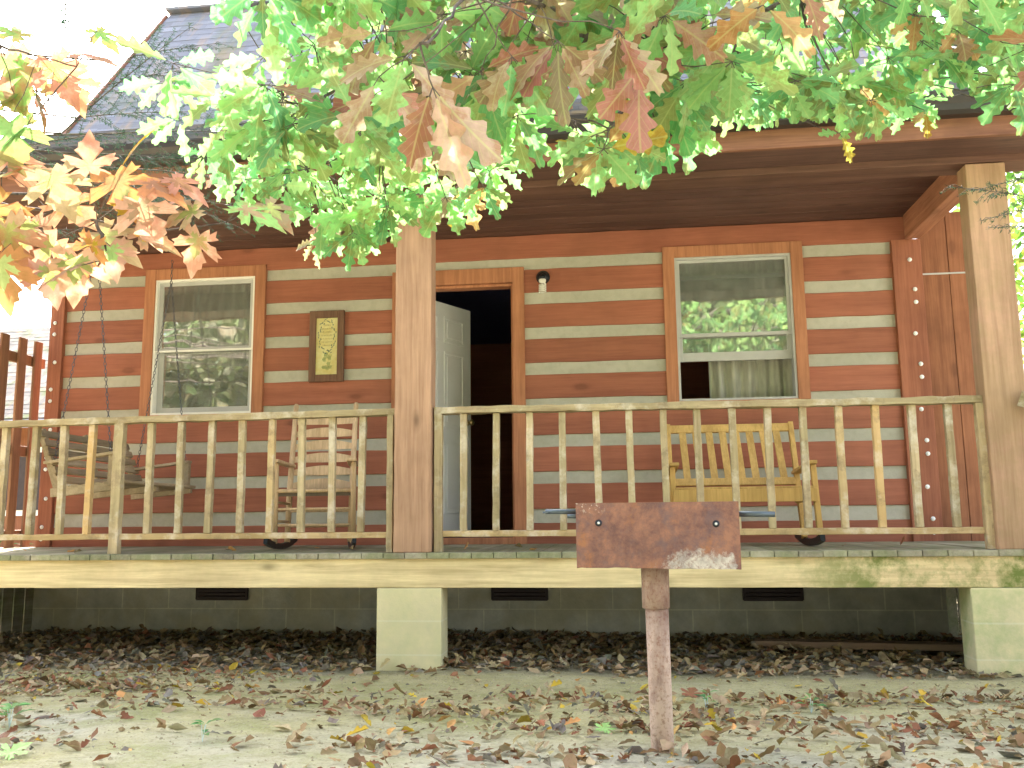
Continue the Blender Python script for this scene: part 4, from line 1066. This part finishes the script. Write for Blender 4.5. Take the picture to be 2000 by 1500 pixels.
def tree(loc,seed,H,Rr,nl,pal,label,group=None,ls=.11,base=.3,clumps=26):
    T=Vector(loc); T.z=gz(T.x,T.y); o=thing('broadleaf_tree',label,'tree',T,group); f,t=broad_mesh(seed,H,Rr,nl,pal,ls,base,clumps)
    t.build('trunk',M['bark'],o,True); f.build('crown',M['farleaf'],o); return o
tree((7.6,3.0,0),11,7.5,2.8,9000,GP,'yellow-green tree standing just behind the right end of the porch',None,.13,.12)
tree((10.5,9.5,0),12,9,3.4,6000,GP,'taller pale green tree far behind the right end of the cabin',None,.16,.1)
T0=tree((-6.5,-12,0),13,9,3.2,7000,AP,'autumn tree across the clearing, seen only mirrored in the window panes','trees across the clearing',.26,.03,40)
for i,(x,y,a,s_) in enumerate(((-1.5,-14,1,1.1),(3.5,-13,2.1,1.0),(8,-12,3,1.15),(-10.5,-9.5,4,1.0),(1.0,-18,5,1.4),(-5,-18,.4,1.5),(7,-18,1.4,1.4),(-9,-16,2.4,1.4))):
    c=copy_tree(T0); c.location=(x,y,gz(x,y)); c.rotation_euler.z=a; c.scale=(s_,s_,s_)
    

def shrub(loc,seed,label,n=2600,rx=1.0,h=.8):  # added shrubs, put in to darken the bright gaps at the deck ends
    T=Vector(loc); T.z=gz(T.x,T.y); o=thing('added_shrub',label,'shrub',T); rr=random.Random(seed); f=MB(); st=MB()
    for i in range(9):
        a=rr.uniform(0,6.28); e=Vector((math.cos(a)*rx*.7,math.sin(a)*rx*.7,h*rr.uniform(.5,.9))); st.tube([(0,0,-.05),e*.5+Vector((0,0,.1)),e],[.018,.012,.004],5)
    for i in range(n):
        a=rr.uniform(0,6.28); q=rr.random()**.5*rx; z=h*rr.random()*math.sqrt(max(.05,1-(q/rx)**2)); p=Vector((q*math.cos(a),q*math.sin(a),z))
        d=Vector((rr.gauss(0,1),rr.gauss(0,1),rr.gauss(.2,.5))).normalized(); s=d.cross(Vector((rr.gauss(0,.3),rr.gauss(0,.3),1))).normalized(); l=rr.uniform(.05,.10); k=len(f.v)
        f.v+=[p,p+d*l*.4+s*l*.2,p+d*l,p+d*l*.4-s*l*.2]; f.face((k,k+1,k+2,k+3),rr.random(),(.03,.055,.02))
    st.build('stems',M['bark'],o); f.build('leaves',M['farleaf'],o)
shrub((-4.75,2.6,0),5,'dark low shrub added behind the left corner of the cabin foundation')
shrub((-4.6,1.2,0),8,'dark low shrub added beside the left end of the porch deck',2600,.8,.62)
shrub((4.6,2.4,0),6,'dark low shrub added beside the right corner of the cabin foundation',3000,.95,.75)
# --- neighbour cabin behind the left fence
NB=Vector((-10.2,9.0,-.6)); nb_=thing('neighbour_cabin','neighbouring cabin with mossy grey shingle roof beyond the picket fence','cabin',NB)
def np_(mb,name,mat,bev=0): mb.v=[Vector(v) for v in mb.v]; return mb.build(name,mat,nb_,False,bev)
s=MB(); shingle_plane(s,-3.6,3.05,-.5,2.55,2.6,4.85,.16,.003,.33); s.beam((-.27,-.5,2.52),(-.27,2.6,4.82),6.6,.03,Vector((1,0,0)),.3); s.beam((-.27,2.6,4.82),(-.27,5.7,2.5),6.6,.03,Vector((1,0,0)),.3); np_(s,'roof',M['shingle2'])
s=MB(); s.box(-3.3,2.8,.1,.25,0,2.85); s.box(2.65,2.8,.25,5,0,2.85); s.box(-3.3,-3.15,.25,5,0,2.85); s.box(-3.3,2.8,5,5.15,0,2.85); np_(s,'wall',M['endwall'])
s=MB(); s.beam((3.06,-.52,2.47),(3.06,2.6,4.76),.03,.16,Vector((1,0,0))); s.box(-3.6,3.05,-.55,-.52,2.38,2.52); np_(s,'barge_board',plain('pale_blue_trim',(.42,.44,.62),.5))
s=MB(); s.box(.6,1.7,.06,.1,.9,2.1); np_(s,'window',M['whitetrim'])
s=MB(); s.box(.7,1.6,.04,.058,1.0,2.0); np_(s,'pane',M['vent'])

# ------------------------------------------------------------------ litter on the ground
def fallen(mb,x,y,z,L,col,kind,curl=None,tilt=.35):
    a=R.uniform(0,6.28); n=Vector((R.gauss(0,tilt),R.gauss(0,tilt),1)).normalized(); d=Vector((math.cos(a),math.sin(a),0)); d=(d-n*d.dot(n)).normalized()
    if kind==0: oak_leaf(mb,Vector((x,y,z)),d,n,L,col,6,R.choice([1.0,2,3]),R.uniform(-.35,.2),R.uniform(-.2,.9),R.uniform(-.3,.6),None,False)
    else:
        s=d.cross(n); k=len(mb.v); W=L*R.uniform(.25,.4); c1=R.uniform(-.3,.5)*L; p=Vector((x,y,z)); cb_=R.uniform(-.1,.35)*L
        mb.v+=[p,p+d*L*.3+s*W+n*cb_,p+d*L*.75+s*W*.7+n*cb_*.8,p+d*L+n*c1*.4,p+d*L*.7-s*W*.7+n*cb_*.9,p+d*L*.3-s*W*.9+n*cb_,p+d*L*.45+n*.002]
        v=R.random()
        for q in ((0,1,6),(1,2,6),(2,3,6),(3,4,6),(4,5,6),(5,0,6)): mb.face(tuple(k+i for i in q),v,col)
lit=MB()
def dens(x,y):
    nse=mnoise.noise(Vector((x*.9+4,y*1.3,1)))*.5+.5; n2=mnoise.noise(Vector((x*2.6,y*3.2,5)))*.5+.5
    if y>-.05: return 1.0
    if y>-.85: return .10+.35*max(0,nse-.45)+(.35 if x<-1.2 else 0)*(n2)
    b=.20+1.4*max(0,nse*.5+n2*.6-.46)
    if x<-.6: b+=.25
    if -.5<x<1.0 and y<-1.5: b*=.55
    return min(1,b)
PALL=['brown']*9+['tan']*6+['redbrown']*3+['grey']*3+['yellow','orange']
PALD=['brown']*8+['grey']*5+['redbrown']*1+['tan']*6
n=0
drifts=[(R.uniform(-4,4),R.uniform(-2.9,-.9),R.uniform(.12,.5),R.uniform(.03,.10),R.uniform(-.3,.15)) for _ in range(46)]+[(R.uniform(-4,-.8),R.uniform(-2.3,-.2),R.uniform(.15,.5),R.uniform(.04,.12),.0) for _ in range(16)]
for (cx,cy,sx_,sy_,an) in drifts:
    for q in range(int(230*sx_+20)):
        u=R.gauss(0,sx_); v=R.gauss(0,sy_); x=cx+u*math.cos(an)-v*math.sin(an); y=cy+u*math.sin(an)+v*math.cos(an)
        if abs(x)>4.4 or not -3.2<y<-.25 or (abs(x-GX)<.06 and abs(y-GY-.1)<.06): continue
        fallen(lit,x,y,gz(x,y)+.003+R.uniform(0,.022),R.choice((R.uniform(.015,.04),R.uniform(.03,.075))),leafcol(R.choice(PALL)),0 if R.random()<.65 else 1,None,.5)
while n<12500:
    y=R.uniform(-3.1,1.6) if R.random()<.62 else R.uniform(-.15,1.5); x=R.uniform(-4.4,4.4)
    if R.random()>dens(x,y): continue
    if -.24<x<.2 and -.02<y<.2: continue
    k=R.choice(PALD if y>-.05 else PALL); L=R.uniform(.035,.085) if y>-.3 else R.choice((R.uniform(.02,.05),R.uniform(.03,.085)))
    if abs(x-GX)<.06 and abs(y-GY-.1)<.06: continue
    fallen(lit,x,y,gz(x,y)+.004+R.uniform(0,.010)+(.02*R.random() if y>-.05 else 0),L,leafcol(k),0 if R.random()<.5 else 1); n+=1
lo_=lit.build('leaf_litter',M['litter']); struct(lo_,'stuff'); lo_['label']='dry brown fallen leaves scattered on the sandy ground'; 
# soil crumbs and pebbles
cr2=MB()
for i in range(6000):
    x=R.uniform(-3.8,4.2); y=R.uniform(-3.0,.2); r_=R.uniform(.003,.009)*(1.6 if R.random()<.06 else 1); z=gz(x,y); k=len(cr2.v)
    q=[Vector((R.uniform(.6,1)*r_,0,0)),Vector((0,R.uniform(.6,1)*r_,0)),Vector((-R.uniform(.6,1)*r_,0,0)),Vector((0,-R.uniform(.6,1)*r_,0)),Vector((0,0,R.uniform(.4,.9)*r_))]
    cr2.v+=[Vector((x,y,z))+v for v in q]
    for a,b in ((0,1),(1,2),(2,3),(3,0)): cr2.face((k+a,k+b,k+4))
o=cr2.build('soil_crumbs',plain('crumb_soil',(.38,.33,.22),.95,0,.1,.4,40)); struct(o,'stuff')
# a few leaves one can point to
def one_leaf(px,py,L,kind,label,Y=None,shape='oak'):
    # meet the ground on the line of sight, then it simply lies there
    p=None
    for i in range(400):
        q=at(px,py,2.6+i*.01)
        if q.z<=gz(q.x,q.y)+.006: p=q; break
    if p is None: return
    mb=MB(); c=leafcol(kind)
    if shape=='oak': oak_leaf(mb,Vector((0,0,0)),Vector((.9,.3,.15)),Vector((.1,-.35,1)),L,c,16,3,-.1,.5,.3,.1,False)
    else: maple_leaf(mb,Vector((0,0,.0)),Vector((.3,.8,.35)),Vector((0,-.5,1)),L,c,.2,.2,.1)
    o=mb.build('fallen_leaf',M['litter'],None,True); o.location=(p.x-.03,p.y,gz(p.x,p.y)+.01); tag(o,label,'leaf')
one_leaf(690,1440,.085,'yellow','crinkled golden leaf on bare ground left of the grill post')
one_leaf(1080,1345,.08,'yellow','yellow curled leaf on the pale sand between pier and grill')
one_leaf(30,1478,.09,'lime','bright yellow-green leaf in the bottom left corner of the ground',None,'m')
one_leaf(1195,1430,.07,'green','green leaf lying just left of the foot of the grill',None,'m')
one_leaf(1115,1420,.07,'orange','orange-red leaf among brown leaves left of the grill foot')
one_leaf(1360,1360,.10,'redbrown','large reddish brown leaf right of the grill post',None,'m')
# dry leaves on the deck boards
for i,(x,y) in enumerate(((-2.9,.25),(-2.55,.5),(-2.3,.2),(-1.35,.35),(-1.2,.15),(-.75,.5),(.3,.15),(.55,.7),(.75,.3),(1.0,.9),(2.55,.3),(2.75,.7),(3.0,.4),(-3.1,.7),(-.45,.25))):
    mb=MB(); fallen(mb,0,0,0,R.uniform(.05,.08),leafcol(R.choice(['brown','redbrown','orange','brown'])),0,None,.5)
    o=mb.build('deck_leaf',M['litter'],None,True); o.location=(x,y,.014); tag(o,'dry brown leaf lying on the porch deck boards','leaf','dry leaves scattered on the porch deck')
# plank half buried under the deck
pk=MB(); pk.beam((2.15,.86,-.640),(3.42,.72,-.638),.14,.04,Vector((0,1,0)),.4,12,.002); o=pk.build('wood_plank',wood('old_plank',(.34,.22,.15),(.22,.13,.09),'x',.3,.3,.1)); tag(o,'old reddish plank lying on the ground under the right of the porch','plank')
# seedlings
def seedling(px,py,n,L,label):
    p=None
    for i in range(500):
        q=at(px,py,2.4+i*.01)
        if q.z<=gz(q.x,q.y)+.003: p=q; break
    if p is None: return
    T=Vector((p.x,p.y,gz(p.x,p.y))); o=thing('seedling',label,'plant',T); s=MB(); f=MB()
    for i in range(n):
        a=i*2.4+R.random(); h=R.uniform(.02,.07); s.tube([(0,0,0),(.01*math.cos(a),.01*math.sin(a),h)],.0012,4)
        for q in range(2):
            d=Vector((math.cos(a+q*2.6),math.sin(a+q*2.6),.45)); oak_leaf(f,Vector((.01*math.cos(a),.01*math.sin(a),h)),d,Vector((0,0,1)),L*R.uniform(.7,1.1),leafcol('green'),8,1,.3,.2)
    s.build('stem',M['farleaf'],o); f.build('leaves',M['farleaf'],o)
seedling(18,1420,5,.07,'leafy green seedling at the lower left edge of the ground')
seedling(395,1448,4,.05,'small green seedling growing in moss left of the middle pier')
seedling(1380,1385,4,.045,'tiny green seedling right behind the grill post')
seedling(1585,1392,4,.05,'small green seedling in the leaf litter right of the grill')

# ------------------------------------------------------------------ light
sun_el, sun_az = rad(40), rad(-24)       # azimuth from +Y (behind the cabin), negative = to the left
sd=Vector((math.sin(sun_az)*math.cos(sun_el),math.cos(sun_az)*math.cos(sun_el),math.sin(sun_el)))
sl_=bpy.data.lights.new('sun','SUN'); sl_.energy=4.6; sl_.angle=rad(.6); sl_.color=(1,.93,.82)
so_=bpy.data.objects.new('sun',sl_); COL.objects.link(so_); so_.rotation_euler=sd.to_track_quat('Z','Y').to_euler()
w=bpy.data.worlds.new('World'); sc.world=w; w.use_nodes=True; nt=w.node_tree
bgn=nt.nodes['Background']; sky=nt.nodes.new('ShaderNodeTexSky'); sky.sky_type='NISHITA'; sky.sun_disc=False
sky.sun_elevation=sun_el; sky.sun_rotation=sun_az; sky.dust_density=4; sky.air_density=1.0; sky.ozone_density=1
hs=nt.nodes.new('ShaderNodeHueSaturation'); hs.inputs['Saturation'].default_value=.45; nt.links.new(sky.outputs[0],hs.inputs['Color']); nt.links.new(hs.outputs[0],bgn.inputs[0]); bgn.inputs[1].default_value=.15
sc.view_settings.view_transform='Standard'; sc.view_settings.look='None'; sc.view_settings.exposure=2.88; sc.view_settings.gamma=1
sc.cycles.max_bounces=6; sc.cycles.transmission_bounces=4; sc.cycles.transparent_max_bounces=8
